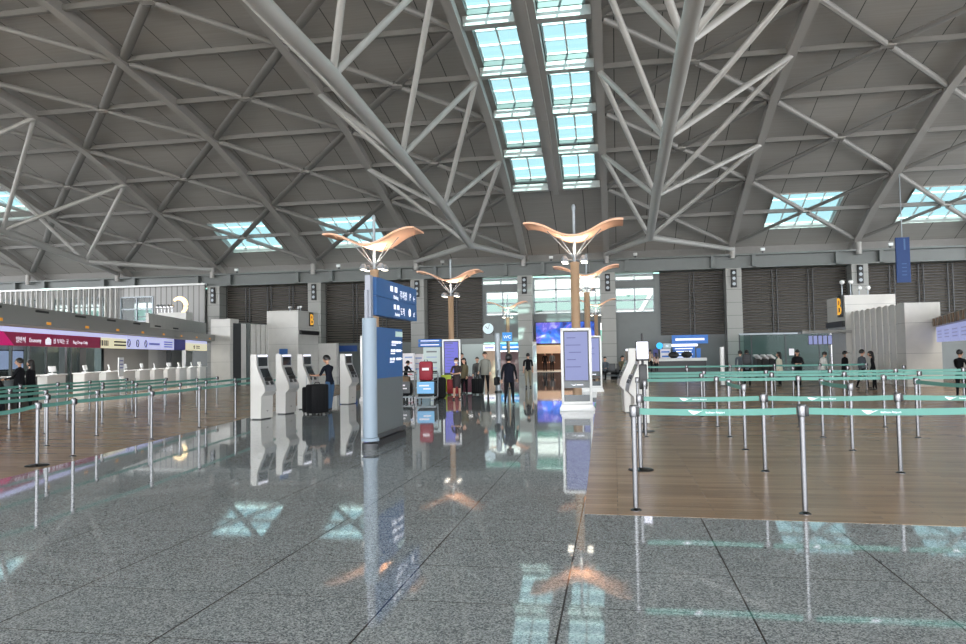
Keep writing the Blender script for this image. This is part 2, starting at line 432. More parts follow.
# beam along the top with flanges
t = MB(); t.box((-13, 62.4, 8.78), (126, 1.0, .98)); t.box((-13, 62.2, 9.3), (126, 1.6, .12)); t.box((-13, 62.25, 8.28), (126, 1.5, .1))
struct(t.build('wall_back_beam', stone_d), 'deep grey channel beam along the head of the back wall')
panel_box('wall_back_fascia', -76, 50, 9.2, 11.6, panel, 63.4, .2, 'upper closing strip above the back wall beam')
for x in RIBX[1:12]:
    t = MB(); t.box((x+.05, 62.36, 4.12), (1.22, 1.5, 8.24), m=pil_m)
    struct(t.build('pillar', pil_m), 'panelled grey pillar carrying a roof rib')
    for dx in (-1.55, 1.65):
        t = MB(); t.box((x+dx, 61.75, 8.8), (.3, .5, 1.15)); struct(t.build('beam_bracket', stone_d), 'upright bracket on the wall beam')
    t = MB(); t.tube([(x, 61.5, 9.0), (x, 61.5, 9.95)], .22, 12); struct(t.build('rib_bearing', steel), 'bearing that joins a roof rib to its pillar')
    if x < -37: continue
    k_ = RIBX.index(x)-4
    s_ = empty('loudspeaker', (x+.05, 61.52, 7.4)); tag(s_, 'black loudspeaker high on the %s back wall pillar from the left' % ORD[k_], 'speaker', 'loudspeakers on the back wall pillars')
    t = MB(); t.box((0, -.0, 0), (.42, .16, 1.45), ch=.02); t.build('cabinet', dark, s_)
    t = MB(); t.box((0, .085, 0), (.2, .01, .3)); t.build('wall_mount', dark, s_)
    for dz in (-.45, 0, .45):
        t = MB(); t.lathe([(.13, -.02), (.12, .0), (.05, .03)], (0, -.08, dz), 14, axis='Y'); t.build('cone', alu, s_)
def louvre(xa, xb, za, zb):
    root = empty('louvre_panel', ((xa+xb)/2, YW, za)); struct(root, 'dark horizontal louvre filling a bay of the back wall')
    w = xb-xa; h = zb-za
    t = MB(); n = int(h/.22)
    t.box((0, .2, h/2), (w, .06, h), m=dark)
    for i in range(n):
        z = .11+i*.22
        t.add([(-w/2, -.02, z-.07), (w/2, -.02, z-.07), (w/2, .12, z+.07), (-w/2, .12, z+.07)], [(0, 1, 2, 3)], MATS['dark louvre blades'])
    t.build('blades', louv_m, root)
    k = max(2, round(w/2.4))
    for i in range(k+1):
        x = -w/2+w*i/k
        for dx in ((-.18, .18) if 0 < i < k else (0,)):
            m_ = MB(); m_.box((x+dx, -.06, h/2), (.06, .08, h)); m_.build('mullion', charcoal, root)
louv_m.node_tree.nodes['Principled BSDF'].inputs['Base Color'].default_value = srgb(100, 94, 86)
for l in list(louv_m.node_tree.links):
    if l.to_socket.name == 'Base Color': louv_m.node_tree.links.remove(l)

WN = [0]
def window(xa, xb, za, zb, nx, nz, y=YW, glass=clear, label='window in the back wall'):
    WN[0] += 1
    root = empty('window_%d' % WN[0], ((xa+xb)/2, y, za)); struct(root, label)
    w, h = xb-xa, zb-za
    t = MB(); t.add([(-w/2, .1, 0), (w/2, .1, 0), (w/2, .1, h), (-w/2, .1, h)], [(0, 1, 2, 3)]); t.build('glass', glass, root, fix=False)
    t = MB()
    for i in range(nx+1): t.box((-w/2+w*i/nx, .08, h/2), (.12, .16, h))
    for i in range(nz+1): t.box((0, .08, h*i/nz), (w, .16, .12))
    t.build('frame', alu, root)
    return root
BAY = list(zip(RIBX, RIBX[1:]))
for xa, xb in BAY[1:11]:
    a, b_ = xa+.66, xb-.56
    if xa in (-36.1, -26.3, 9.6, 19.1):
        louvre(a, b_, 2.8, 8.3); panel_box('wall_back_panel', a, b_, 0, 2.8, stone_d, label='grey panelled lower wall under a louvre')
    elif xa == -16.8:
        louvre(a, -11.2, 3.0, 8.3); panel_box('wall_back_panel', a, -11.2, 0, 3.0, stone_d, label='grey lower wall beside the lit shop front')
        window(-10.9, b_, 4.95, 7.0, 2, 2, label='clerestory window beside the middle pillar'); window(-11.2, b_, 7.65, 8.15, 2, 1, label='narrow strip window under the beam')
        panel_box('wall_back_panel', -11.2, b_, 7.0, 7.65, stone_d); panel_box('wall_back_panel', -11.2, b_, 2.6, 4.95, stone_d, label='grey wall panel under the clerestory window')
        panel_box('wall_back_panel', -11.2, -10.9, 4.95, 7.0, stone_d)
    elif xa == -7.4:
        window(a+.05, b_, 5.0, 8.1, 3, 3, label='tall bright window over the wide exit')
        panel_box('wall_back_panel', a, b_, 4.1, 5.0, stone_d, label='grey sill panel under the tall window')
    elif xa == -.44:
        window(a, 3.4, 4.95, 7.0, 2, 2, label='clerestory window right of the exit'); window(a, 3.4, 7.65, 8.15, 2, 1, label='strip window right of the exit')
        panel_box('wall_back_panel', a, 3.4, 7.0, 7.65, stone_d); panel_box('wall_back_panel', a, 3.4, 0, 4.95, stone_d, label='grey wall under the clerestory window')
        panel_box('wall_back_panel', 3.4, 3.9, 0, 8.15, stone_d); louvre(3.9, b_, 2.95, 8.3); panel_box('wall_back_panel', 3.9, b_, 0, 2.95, stone_d, label='grey lower wall behind the information desk')
    elif xa == -45.8:
        panel_box('wall_back_panel', a, b_, 0, 4.3, stone_d)
        t = MB(); t.box(((-42.3+b_)/2, YW+.15, 6.2), (b_+42.3, .3, 3.9), m=ribw_m); struct(t.build('wall_back_cladding', ribw_m), 'ribbed grey cladding above the check-in hall')
        window(a, -42.3, 4.3, 7.1, 2, 2, label='upper window beside ribbed cladding'); panel_box('wall_back_panel', a, -42.3, 7.1, 8.15, ribw_m)
    else:
        panel_box('wall_back_panel', a, b_, 0, 4.3, stone_d); window(a, b_, 4.3, 7.1, 4, 2, label='upper window beyond the check-in canopy'); window(a, b_, 7.6, 8.15, 3, 1, label='strip window high on the wall')
        panel_box('wall_back_panel', a, b_, 7.1, 7.6, ribw_m)
# outside: pale concourse building across the access road
t = MB(); t.box((-13, 84, 2.0), (150, 1, 20), m=mat('pale exterior cladding', (225, 232, 232), .6)); struct(t.build('exterior_facade', MATS['pale exterior cladding']), 'pale building facade outside the back windows')
for z in (3.4, 7.2, 11.0):
    t = MB(); t.box((-13, 83.3, z), (150, .3, 1.5)); struct(t.build('exterior_band', mat('teal exterior glass', (70, 122, 112), .3)), 'teal glass band on the building outside')
for x in (-40, -20, 3, 9, 26):
    t = MB(); t.bar((x-4, 82.6, 0), (x+5, 82.6, 14), .35, .35); struct(t.build('exterior_brace', white), 'white raking steel on the building outside')
t = MB(); t.add([(-150, 63.2, -.02), (150, 63.2, -.02), (150, 200, -.02), (-150, 200, -.02)], [(0, 1, 2, 3)]); struct(t.build('exterior_ground', mat('concrete', (170, 170, 168), .8)))
t = MB(); t.add([(-150, -200, -.02), (150, -200, -.02), (150, -14, -.02), (-150, -14, -.02)], [(0, 1, 2, 3)]); struct(t.build('exterior_road', MATS['concrete']))
# ------------------------------------------------------------------ lamp columns with gull-wing reflectors
bronze = mat('bronze column sleeve', (166, 138, 110), .45, .15)
wing_m = mat('pale orange wood veneer', (230, 180, 150), .5)
lampglow = mat('lamp lens', (255, 250, 240), .4, 0, (255, 244, 225), 5.0)
def lamp_column(x, y, label, tilt=0.0, half=1.52, bulb=None):
    root = empty('lamp_column', (x, y, 0)); tag(root, label, 'lamp', 'gull-wing lamp columns along the aisle')
    t = MB(); t.lathe([(.24, 0), (.24, .04), (.15, .06), (.14, .5), (.135, 4.35), (.15, 4.37), (.15, 4.43), (.04, 4.46)], n=18); t.build('column', bronze, root)
    t = MB(); t.tube([(0, 0, 4.44), (0, 0, 6.12)], .045, 10); t.lathe([(.06, 6.1), (.065, 6.2), (.03, 6.26)], n=10); t.build('mast', alu, root)
    # the wing: a curved board, low at the mast and rising to both tips
    t = MB(); n = 28; vs = []
    def zc(u):
        a = abs(u)
        return 5.16 + .56*(math.sin(min(1, a/1.0)*PI/2)**2) - .10*max(0, a-.55)/.45 + tilt*u
    for i in range(n+1):
        u = -1+2*i/n; z = zc(u); wd = .85-.18*abs(u)
        for (yy_, dz) in ((-wd, -.03), (wd, -.03), (wd, .03), (-wd, .03)): vs.append((u*half, yy_, z+dz+(.03 if yy_ > 0 else 0)))
    fs = [(0, 3, 2, 1), (4*n, 4*n+1, 4*n+2, 4*n+3)]
    for i in range(n):
        for q in range(4): fs.append((4*i+q, 4*i+(q+1) % 4, 4*i+4+(q+1) % 4, 4*i+4+q))
    t.add(vs, fs, smooth=True); t.build('wing_reflector', wing_m, root)
    for u in (-.55, -.3, .3, .55):
        t = MB(); t.tube([(u*.12, 0, 4.62), (u*half, 0, zc(u)-.03)], .016, 6); t.build('strut', alu, root)
    for k in range(4):
        a = PI/4+k*PI/2; dx, dy = math.cos(a)*.42, math.sin(a)*.30
        t = MB(); t.tube([(dx*.2, dy*.2, 4.5), (dx, dy, 4.52)], .02, 6); t.lathe([(.11, 4.44), (.13, 4.47), (.12, 4.52), (.05, 4.62)], (dx, dy, 0), 12)
        sp_ = t.build('spotlight', alu, root)
        t = MB(); t.lathe([(.10, 4.425), (.10, 4.436)], (dx, dy, 0), 12); t.build('lens', lampglow, sp_)
    if bulb:
        L = bpy.data.lights.new('wing_uplight', 'SPOT'); L.energy = bulb; L.spot_size = math.radians(110); L.color = (1, .86, .70); L.shadow_soft_size = .2
        lo = bpy.data.objects.new('wing_uplight', L); C.objects.link(lo); lo.location = (x, y, 4.68); lo.rotation_euler = (PI, 0, 0)
    return root
lamp_column(-1.15, 23, 'lamp column with orange wing standing right behind the nearer white display totem', bulb=260)
lamp_column(-1.2, 34.7, 'second lamp column of the row beside the wood floor, partly hidden by the first', bulb=260)
lamp_column(-1.3, 56.5, 'small-looking lamp column before the exit, behind the two others of its row', bulb=200)
lamp_column(-7.7, 23, 'lamp column whose wing rises above the blue direction sign', .05, bulb=260)
lamp_column(-7.75, 34.7, 'lamp column standing behind the boards and luggage carts in mid hall', bulb=260)
lamp_column(-8.1, 56.5, 'lamp column in front of the clerestory window above the restroom sign', bulb=200)

# ------------------------------------------------------------------ blue direction pylon
px0, py0 = -4.185, 12.2
root = empty('direction_sign', (px0, py0, 0)); tag(root, 'tall blue direction sign on a pale blue cylindrical post over the granite aisle', 'sign')
t = MB(); t.lathe([(.15, 0), (.15, .10)], n=20, m=charcoal); t.build('post_foot', charcoal, root)
t = MB(); t.lathe([(.155, .14), (.155, .19), (.125, .2), (.125, 2.26), (.06, 2.28)], n=24); t.build('post', mat('pale blue enamel', (132, 148, 162), .4), root)
t = MB(); t.box((0, .0, 2.62), (.10, .14, .78)); t.tube([(-.02, -.09, 2.26), (-.02, -.09, 2.75)], .035, 10); t.build('upper_post', mat('grey lilac enamel', (140, 144, 156), .4), root)
t = MB(); t.box((0, 1.04, .06), (.14, 1.86, .12)); t.build('plinth', dark, root)
t = MB(); t.box((0, 1.04, .19), (.13, 1.84, .08)); t.build('plinth_rail', charcoal, root)
t = MB(); t.box((0, 1.0, .71), (.09, 1.72, .98)); lp = t.build('lower_panel', mat('slate grey panel', (92, 98, 100), .45), root)
blue2 = mat('enamel sign blue', (32, 82, 136), .5, 0, (32, 82, 136), .08)
t = MB(); t.box((0, 1.0, 1.66), (.09, 1.72, .92)); bp = t.build('directory_panel', blue2, root)
upanels = []
for z in (2.83, 2.49):
    t = MB(); t.box((0.02, 1.43, z), (.16, 2.66, .33)); up_ = t.build('upper_panel', blue2, root); upanels.append(up_)
letter = mat('white sign lettering', (236, 238, 250), .5, 0, (236, 238, 250), .5)
# lettering reads from the hall side: +Y is to the right of the reader
def pyl(txt, h, y, z, par):
    t = MB(); put_text(t, txt, h, (.105, y, z), (0, 1, 0), letter, 'R'); t.build('lettering', letter, par)
def pic(y, z, w, h, par, m=letter, x=.103):
    t = MB(); t.box((x, y, z), (.006, w, h), m=m); t.build('pictogram', m, par)
pyl('주차장', .13, 2.02, 2.72, upanels[0]); pyl('P', .15, 2.32, 2.72, upanels[0]); pyl('←', .13, 2.62, 2.72, upanels[0]); pyl('Parking', .075, 1.42, 2.68, upanels[0])
pic(1.0, 2.86, .16, .10, upanels[0]); pic(1.28, 2.86, .16, .10, upanels[0])
pyl('도착', .12, 1.86, 2.40, upanels[1]); pyl('Arrivals', .07, 1.50, 2.36, upanels[1]); pyl('↙', .13, 2.6, 2.40, upanels[1])
t = MB(); t.lathe([(.085, .098), (.085, .104)], (0, 2.22, 2.47), 16, letter, 'X'); t.build('pictogram', letter, upanels[1])
pic(1.2, 2.53, .13, .09, upanels[1]); pic(1.42, 2.53, .13, .09, upanels[1])
pale = mat('pale green sign plate', (196, 222, 214), .5)
pic(1.62, 2.02, .46, .10, bp, pale, .05)
for i, z in enumerate((1.86, 1.70, 1.54)):
    t = MB()
    for j_, (y0_, w_) in enumerate(((1.2-.06*i, .09), (1.34-.04*i, .14), (1.51, .14), (1.68, .12))):
        t.box((.049, y0_, z), (.008, w_, .05))
    t.box((.049, 1.27-.06*i, z-.055), (.008, .26, .022)); t.box((.049, 1.80, z), (.008, .06, .012))
    t.build('directory_lettering', letter, bp)

# ------------------------------------------------------------------ display totems
scr_lav = mat('lavender lit screen', (40, 42, 56), .3, 0, (158, 166, 216), .72, spec=.1)
scr_vio = mat('violet lit screen', (34, 34, 56), .3, 0, (128, 128, 232), .72, spec=.1)
scr_line = mat('screen text grey', (50, 52, 70), .3, 0, (116, 120, 176), .6, spec=.1)
red_m = mat('red screen banner', (196, 60, 70), .3, 0, (196, 70, 80), .5)
glasspan = mat('dark lower display panel', (62, 70, 74), .15)
def totem(x, y, rz, label, screen, lines, w=.86, h=2.3, banner=False):
    root = empty('display_totem', (x, y, 0), rz); tag(root, label, 'display', 'white framed display totems')
    t = MB(); t.box((0, 0, .045), (w+.1, .62, .09), ch=.01); t.box((0, -.1, .13), (w+.02, .3, .08)); t.build('base', white, root)
    t = MB(); f_ = .075
    for sx in (-1, 1): t.box((sx*(w/2-f_/2), 0, .17+(h-.17)/2), (f_, .16, h-.17), ch=.02)
    t.box((0, 0, h-f_/2), (w, .16, f_), ch=.02); t.box((0, 0, .17+f_/2), (w, .16, f_), ch=.02)
    t.build('frame', white, root)
    iw = w-2*f_
    t = MB(); t.box((0, 0, h-f_-.62*h/2+.0), (iw, .11, .62*h)); sc_ = t.build('screen_housing', charcoal, root)
    t = MB(); t.box((0, -.058, h-f_-.62*h/2), (iw-.07, .008, .62*h-.07)); t.build('screen', screen, sc_)
    t = MB(); z0 = h-f_
    for k in range(lines): t.box((-iw*.12+.05*((k*7) % 3-1), -.0635, z0-.2-k*.62*h/(lines+2)), (iw*(.35+.12*((k*5) % 3)), .003, .022))
    if banner: t.box((-iw*.14, -.0635, z0-.09), (iw*.5, .004, .07), m=red_m); t.mats = [scr_line, red_m] if scr_line not in t.mats else t.mats
    t.build('screen_text', scr_line, sc_)
    zb = h-f_-.62*h
    t = MB(); t.box((0, 0, zb-.09), (iw, .10, .18)); lo_ = t.build('logo_panel', glasspan, root)
    t = MB(); t.prism([(-.17, .02), (-.10, -.02), (-.05, -.02), (.0, .02), (-.06, .0), (-.085, -.005), (-.11, .0)], 'Y', -.058, -.052)
    t.v = [v+Vector((0, 0, zb-.09)) for v in t.v]; t.box((.09, -.055, zb-.09), (.18, .006, .025)); t.build('logo', letter, lo_)
    t = MB(); t.box((0, 0, .245+.09), (iw, .10, .18)); t.build('lower_panel', glasspan, root)
    return root
totem(-1.05, 20.75, .05, 'white display totem with pale lavender screen, the large one standing beside the wood floor', scr_lav, 5)
totem(-.93, 30.5, .05, 'white display totem half hidden behind the large lavender one', scr_lav, 4)
q = atZ(449.5, 393.5); totem(q.x-.2, 31.2, .1, 'white display totem with violet screen and red banner behind the waiting travellers', scr_vio, 9, .8, 2.28, True)
totem(-8.62, 25.4, .35, 'white display totem with violet screen half hidden by the blue direction sign', scr_vio, 9, .84, 2.35, True)
totem(-9.9, 44.0, .1, 'slim white board totem standing far behind the luggage carts', scr_lav, 6, .7, 2.2)

# ------------------------------------------------------------------ self check-in kiosks
kiosk_w = mat('kiosk white', (196, 195, 191), .35)
kiosk_g = mat('kiosk silver fascia', (176, 177, 178), .3, .3)
kscr = mat('dark kiosk screen', (34, 40, 44), .1)
def kiosk(x, y, rz, label, blue_tag=False):
    """front faces local +X; side profile lies in XZ"""
    root = empty('check_in_kiosk', (x, y, 0), rz); tag(root, label, 'kiosk', 'white self check-in kiosks')
    prof = [(0, .03), (.44, .03), (.46, .62), (.62, .74), (.60, .86), (.27, 1.40), (.25, 1.74), (0, 1.74)]
    t = MB(); t.prism([(a, b_) for a, b_ in prof], 'Y', -.27, .27); b_o = t.build('body', kiosk_w, root)
    t = MB()
    t.add([(.635, -.25, .75), (.635, .25, .75), (.615, .25, .87), (.615, -.25, .87)], [(0, 1, 2, 3)])
    t.add([(.612, -.25, .875), (.612, .25, .875), (.282, .25, 1.405), (.282, -.25, 1.405)], [(0, 1, 2, 3)])
    t.add([(.28, -.25, 1.41), (.28, .25, 1.41), (.26, .25, 1.73), (.26, -.25, 1.73)], [(0, 1, 2, 3)])
    t.build('fascia', kiosk_g, root)
    # upper advert screen, touch screen, passport slot, keypad
    t = MB(); t.box((.277, 0, 1.54), (.012, .40, .24)); t.build('upper_screen', kscr, root)
    t = MB(); t.box((.27, 0, 1.70), (.014, .42, .045)); t.build('header_light', lum, root)
    d = Vector((.33, 0, -.53)).normalized(); nrm = Vector((.53, 0, .33)).normalized()
    M = Matrix((tuple(d), (0, 1, 0), tuple(nrm))).transposed()
    c0 = Vector((.282, 0, 1.405))
    t = MB(); t.box(c0+d*.20+nrm*.008, (.27, .34, .014), M=M); t.build('touch_screen', kscr, root)
    t = MB(); t.box(c0+d*.41+nrm*.02, (.10, .30, .04), M=M); t.build('document_slot', dark, root)
    t = MB(); t.box(c0+d*.53+nrm*.02+Vector((0, -.12, 0)), (.09, .10, .03), M=M); t.build('card_reader', charcoal, root)
    t = MB(); t.box(c0+d*.53+nrm*.02+Vector((0, .1, 0)), (.09, .10, .03), M=M); t.build('keypad', charcoal, root)
    t = MB(); t.add([(.468, -.05, .24), (.468, .0, .20), (.468, .06, .24), (.468, .0, .225)], [(0, 1, 2, 3)]); t.build('logo', charcoal, root)
    t = MB(); t.box((.22, 0, .015), (.36, .46, .03)); t.build('foot', charcoal, root)
    if blue_tag:
        t = MB(); t.box((.12, 0, 1.82), (.02, .42, .16)); t.build('topper_sign', blue, root)
    root.scale.x = .70; root.scale.z = .975
    return root
kiosk(-9.32, 18.05, -.12, 'white self check-in kiosk at the near end of its row, closest to the barriers')
kiosk(-9.44, 19.75, -.12, 'white self check-in kiosk with a small blue sign on top', True)
kiosk(-9.58, 21.5, -.12, 'white self check-in kiosk the man in dark blue is using')
kiosk(-9.05, 23.7, -.12, 'white self check-in kiosk standing apart, between the man and the blue direction sign')
kiosk(.70, 16.9, PI+.12, 'white self check-in kiosk on the wood floor behind the upright monitor')
kiosk(.52, 20.0, PI+.12, 'second white self check-in kiosk on the wood floor, just beyond the one by the monitor')

# upright monitor by the barriers
root = empty('monitor_stand', (.56, 15.1, 0)); tag(root, 'white lit monitor on a slim black stand at the corner of the right barriers', 'monitor')
t = MB(); t.lathe([(.2, 0), (.2, .02), (.03, .035), (.025, 1.95), (.02, 1.97)], n=14); t.build('stand', dark, root)
t = MB(); t.box((0, -.05, 1.62), (.26, .06, .40), ch=.01); hs = t.build('housing', dark, root)
t = MB(); t.box((0, -.083, 1.63), (.22, .006, .34)); t.build('screen', lum, hs)
t = MB()
for k in range(5): t.box((-.02, -.088, 1.74-k*.06), (.15, .004, .014))
t.build('screen_text', scr_line, hs)
t = MB(); t.box((0, -.05, 1.1), (.16, .12, .5), ch=.02); t.build('control_box', dark, root)

# ------------------------------------------------------------------ barrier posts and belts
belt_m = mat('teal barrier webbing', (94, 150, 139), .6)
post_m = mat('barrier stainless', (112, 112, 114), .26, 1.0)
bp_root = empty('barrier_post', (0, 0, 0)); 
t = MB(); t.lathe([(.17, 0), (.172, .008), (.16, .018), (.05, .032), (.034, .04)], n=20); o = t.build('base', post_m, bp_root); BIG = o.data; bpy.data.objects.remove(o)
t = MB(); t.lathe([(.058, 0), (.058, .006), (.034, .02)], n=14); P_base = t.build('base', post_m, bp_root)
t = MB(); t.lathe([(.0275, .03), (.0275, .94)], n=12); P_post = t.build('post', post_m, bp_root)
t = MB(); t.lathe([(.04, .94), (.042, .95), (.042, 1.045), (.036, 1.06), (.01, 1.062)], n=14); P_head = t.build('head', post_m, bp_root)
t = MB(); t.box((.045, 0, .995), (.03, .07, .10), ch=.006); P_cas = t.build('belt_cassette', dark, bp_root)
KIDS = [(P_base, []), (P_post, []), (P_head, []), (P_cas, [])]
first = [True]
def post(x, y, label, to=None, rz=0.0, group='barrier posts', logo=False, z=.002, sag=.0, big=False):
    if first[0]: r = bp_root; first[0] = False; r.location = (x, y, z); r.rotation_euler = (0, 0, 0)
    else: r = copy_tree(bp_root, KIDS, (x, y, z))
    if big:
        for ch_ in C.objects:
            if ch_.parent == r and ch_.name.startswith('base'): ch_.data = BIG
    r['label'] = label; r['category'] = 'barrier post'; r['group'] = group
    if to is not None:
        d = Vector((to[0]-x, to[1]-y, 0)); L = d.length; a = math.atan2(d.y, d.x); r.rotation_euler = (0, 0, a)
        t = MB(); n = 8; vs = []; x0, x1 = .06, L-.05
        for i in range(n+1):
            u = i/n; zc_ = .995-sag*4*u*(1-u)
            for sy in (-.0015, .0015):
                vs += [(x0+(x1-x0)*u, sy, zc_-.032), (x0+(x1-x0)*u, sy, zc_+.032)]
        for i in range(n):
            b_ = 4*i
            t.add([], [])
            t.f += [[b_, b_+4, b_+5, b_+1], [b_+2, b_+3, b_+7, b_+6], [b_+1, b_+5, b_+7, b_+3], [b_, b_+2, b_+6, b_+4]]; t.m += [0]*4; t.sm += [False]*4
        t.v = [Vector(v) for v in vs]; t.mats = [belt_m]
        if logo:
            side = -1 if math.cos(a) > 0 else 1
            k = max(1, int(L/.85))
            for i in range(k):
                cx_ = x0+(x1-x0)*(i+.45)/k; yy_ = side*.003; s_ = -side
                V = lambda a_, b_: (cx_+s_*a_, yy_, .995-sag*4*((i+.45)/k)*(1-(i+.45)/k)+b_)
                t.add([V(-.20, .02), V(-.10, .012), V(-.155, -.016)], [(0, 1, 2)], letter)
                t.add([V(-.155, -.018), V(-.10, .005), V(-.05, .022), V(-.135, -.018)], [(0, 1, 2, 3)], letter)
                put_text(t, 'Incheon Airport', .02, (cx_-s_*.03 if s_ < 0 else cx_-.03, yy_, .985-sag*.9), (s_, 0, 0), letter, 'L', .001)
        t.build('belt', belt_m, r, fix=False)
    return r
GR = 'barrier posts on the right-hand wood floor'
rows = [(7.62, [.18, 1.79, 3.42, 5.0], 1), (10.2, [.32, 1.92, 3.56, 5.2], 1)]
R3 = [atZ(744, 449), atZ(855.6, 452)]; y3 = (R3[0].y+R3[1].y)/2
R4 = [atZ(730, 437.3), atZ(823, 437.6), atZ(921, 438.8)]; y4 = R4[0].y
rows.append((y3, [R3[0].x, R3[1].x, R3[1].x+1.75, R3[1].x+3.4], 2))
rows.append((y4, [.55, R4[0].x, R4[1].x, R4[2].x, R4[2].x+1.65, R4[2].x+3.3], 0))
for Y_, n_ in ((16.0, 6), (18.5, 6), (20.9, 6), (24.6, 6), (29.4, 6)):
    rows.append((Y_, [.55+.04*(Y_-18)+i*1.62+.12*((i*3+int(Y_)) % 3-1) for i in range(n_)], 0 if Y_ == 24.6 else 1))
for ri, (Y_, xs_, mode) in enumerate(rows):
    for i, x in enumerate(xs_):
        nxt = None
        if mode == 1 and i+1 < len(xs_): nxt = (xs_[i+1], Y_)
        if mode == 2: nxt = (rows[3][1][min(i+1, 5)]-.04, y4-.06)
        lab = 'steel barrier post, %s from the aisle, %s row of the right wood floor' % (ORD[i], ORD[ri])
        post(x, Y_, lab, nxt, group=GR, logo=ri < 2, sag=.012 if ri < 4 else .006, big=(ri == 1 and i == 0)).scale.z = .965 if ri == 1 else 1.0
# left: lines that follow the edge of the wood floor
GL = 'barrier posts on the left-hand wood floor'
ed = Vector((-.147, .989, 0)); en = Vector((-.989, -.147, 0))
p0_ = atZ(37, 466); p0_.z = 0
front = [p0_-ed*1.7, p0_]
q = atZ(73, 456.5); front += [q]; q = atZ(151.5, 439.5); front.append(q)
for k in range(1, 6): front.append(q+ed*(2.3*k))
lines = [front]
for off, n_, st in ((1.5, 9, -1.2), (3.0, 9, -.6), (4.5, 8, .4), (6.2, 8, 1.0)):
    lines.append([p0_+en*off+ed*(st+i*1.9+.2*((i*5) % 3-1)) for i in range(n_)])
for li, L_ in enumerate(lines):
    for i, p in enumerate(L_):
        nxt = (L_[i+1].x, L_[i+1].y) if i+1 < len(L_) else None
        lab = 'steel barrier post, %s along the %s line in from the aisle, left wood floor' % (ORD[i], ORD[li])
        post(p.x, p.y, lab, nxt, group=GL, sag=.05 if (li == 0 and i == 0) else .008, big=(li == 0 and i == 1)).scale.z = .92
# ------------------------------------------------------------------ left check-in island (fans out from the hall axis)
grey_can = mat('canopy grey metal', (142, 142, 138), .4, .1)
wood_slot = mat('dark slot', (30, 30, 30), .6)
maroon = mat('maroon backlit sign', (128, 20, 62), .4, 0, (120, 16, 58), .35)
magenta = mat('magenta sign wedge', (200, 20, 110), .4, 0, (200, 20, 110), .35)
cream = mat('cream backlit sign', (232, 224, 190), .4, 0, (236, 230, 196), .45)
lav_sign = mat('pale lavender backlit sign', (196, 200, 240), .4, 0, (196, 200, 244), .5)
navy = mat('navy sign', (24, 30, 92), .4, 0, (24, 30, 96), .5)
ink = mat('dark sign lettering', (40, 36, 44), .5)
amber = mat('amber number plate', (214, 150, 50), .4, 0, (226, 150, 40), .35)
IE = Vector((-.292, .956, 0)).normalized(); IN_ = Vector((IE.y, -IE.x, 0)); IF = Vector((-21.3, 24.8, 0))
IRZ = math.atan2(IE.y, IE.x)            # local X runs along the island, local -Y faces the hall
def LP(s_, off=0.0, z=0.0): return IF + IE*s_ + IN_*off + Vector((0, 0, z))
def ibox(name, m, s0, s1, o0, o1, z0, z1, parent=None, ch=0.0):
    """box between s0..s1 along and o0..o1 across the island, as its own object with its origin at the bottom centre"""
    c = LP((s0+s1)/2, (o0+o1)/2, z0)
    t = MB(); t.box((0, 0, (z1-z0)/2), (s1-s0, abs(o1-o0), z1-z0), ch=ch)
    if parent is None: return t.build(name, m, None, c, IRZ)
    t2 = MB(); t2.box((c-parent.location if False else (0, 0, 0)), (s1-s0, abs(o1-o0), z1-z0)); 
    return t.build(name, m, parent, Matrix.Rotation(-parent.rotation_euler.z, 3, 'Z') @ (c-parent.location))
# canopy over the counters
def SP(px, off=.52):
    q = atP(px, 345, LP(0, off), IN_); return (q-LP(0, off)).dot(IE)
cz = LP(9, -1.6, 0)
root = empty('check_in_canopy', LP(8, -1.2, 2.2), IRZ); tag(root, 'long grey canopy carrying the lit signs above the left check-in counters', 'canopy')
t = MB(); t.box((2, 0, .90), (44, 3.2, .4)); t.build('roof_box', grey_can, root)
t = MB(); sb = SP(148, .2)-8; t.box(((sb-20)/2, -1.42, 1.22), (sb+20, .16, .24)); t.build('upper_fascia', grey_can, root)
t = MB(); t.prism([(-1.62, .66), (-1.2, .66), (-1.2, 1.1), (-1.45, 1.1)], 'X', -20, 24); t.build('sloping_fascia', grey_can, root)
for i in range(8):
    t = MB(); t.box((-16+i*3.3, -1.505, 1.22), (1.0, .02, .08)); t.build('air_slot', wood_slot, root)
for i in range(9):
    t = MB(); t.box((-12.5+i*3.4, -1.59, .80), (.34, .05, .10)); t.build('counter_number_plate', amber, root)
for s_ in (6, 22): 
    t = MB(); t.box((s_-8, 0.9, -.73), (.25, .25, 2.94)); t.build('support_post', charcoal, root)
def isign(s0, s1, z0, z1, m, label, name='counter_sign'):
    o = empty(name, LP((s0+s1)/2, .46, z0), IRZ); tag(o, label, 'sign', 'lit signs on the left check-in canopy')
    t = MB(); t.box((0, 0, (z1-z0)/2), (s1-s0-.02, .12, z1-z0)); t.build('panel', m, o)
    return o
def ilet(o, name='lettering'):
    return MB()
def SP(px, off=.52):
    q = atP(px, 345, LP(0, off), IN_); return (q-LP(0, off)).dot(IE)
SZ0, SZ1, SZ2 = atP(50, 346.6, LP(0, .52), IN_).z, atP(50, 334.2, LP(0, .52), IN_).z, atP(50, 329.6, LP(0, .52), IN_).z
x_end = SP(100.8)
B1, B2, B3, B4, B5, B6 = SP(126.5), SP(147.5), SP(162), SP(174), SP(185.5), SP(207)
sg = isign(-9, x_end, SZ0, SZ1, maroon, 'long maroon economy bag drop sign on the left check-in canopy')
def sloc(s_): return s_-(-9+x_end)/2
t = MB(); put_text(t, '일반석', .16, (sloc(SP(15.5)), -.066, .13), (1, 0, 0), letter, 'L', .006, squeeze=1.1); t.build('lettering', letter, sg)
t = MB(); put_text(t, 'Economy', .15, (sloc(SP(29)), -.066, .14), (1, 0, 0), letter, 'L', .006, squeeze=1.12); t.build('lettering', letter, sg)
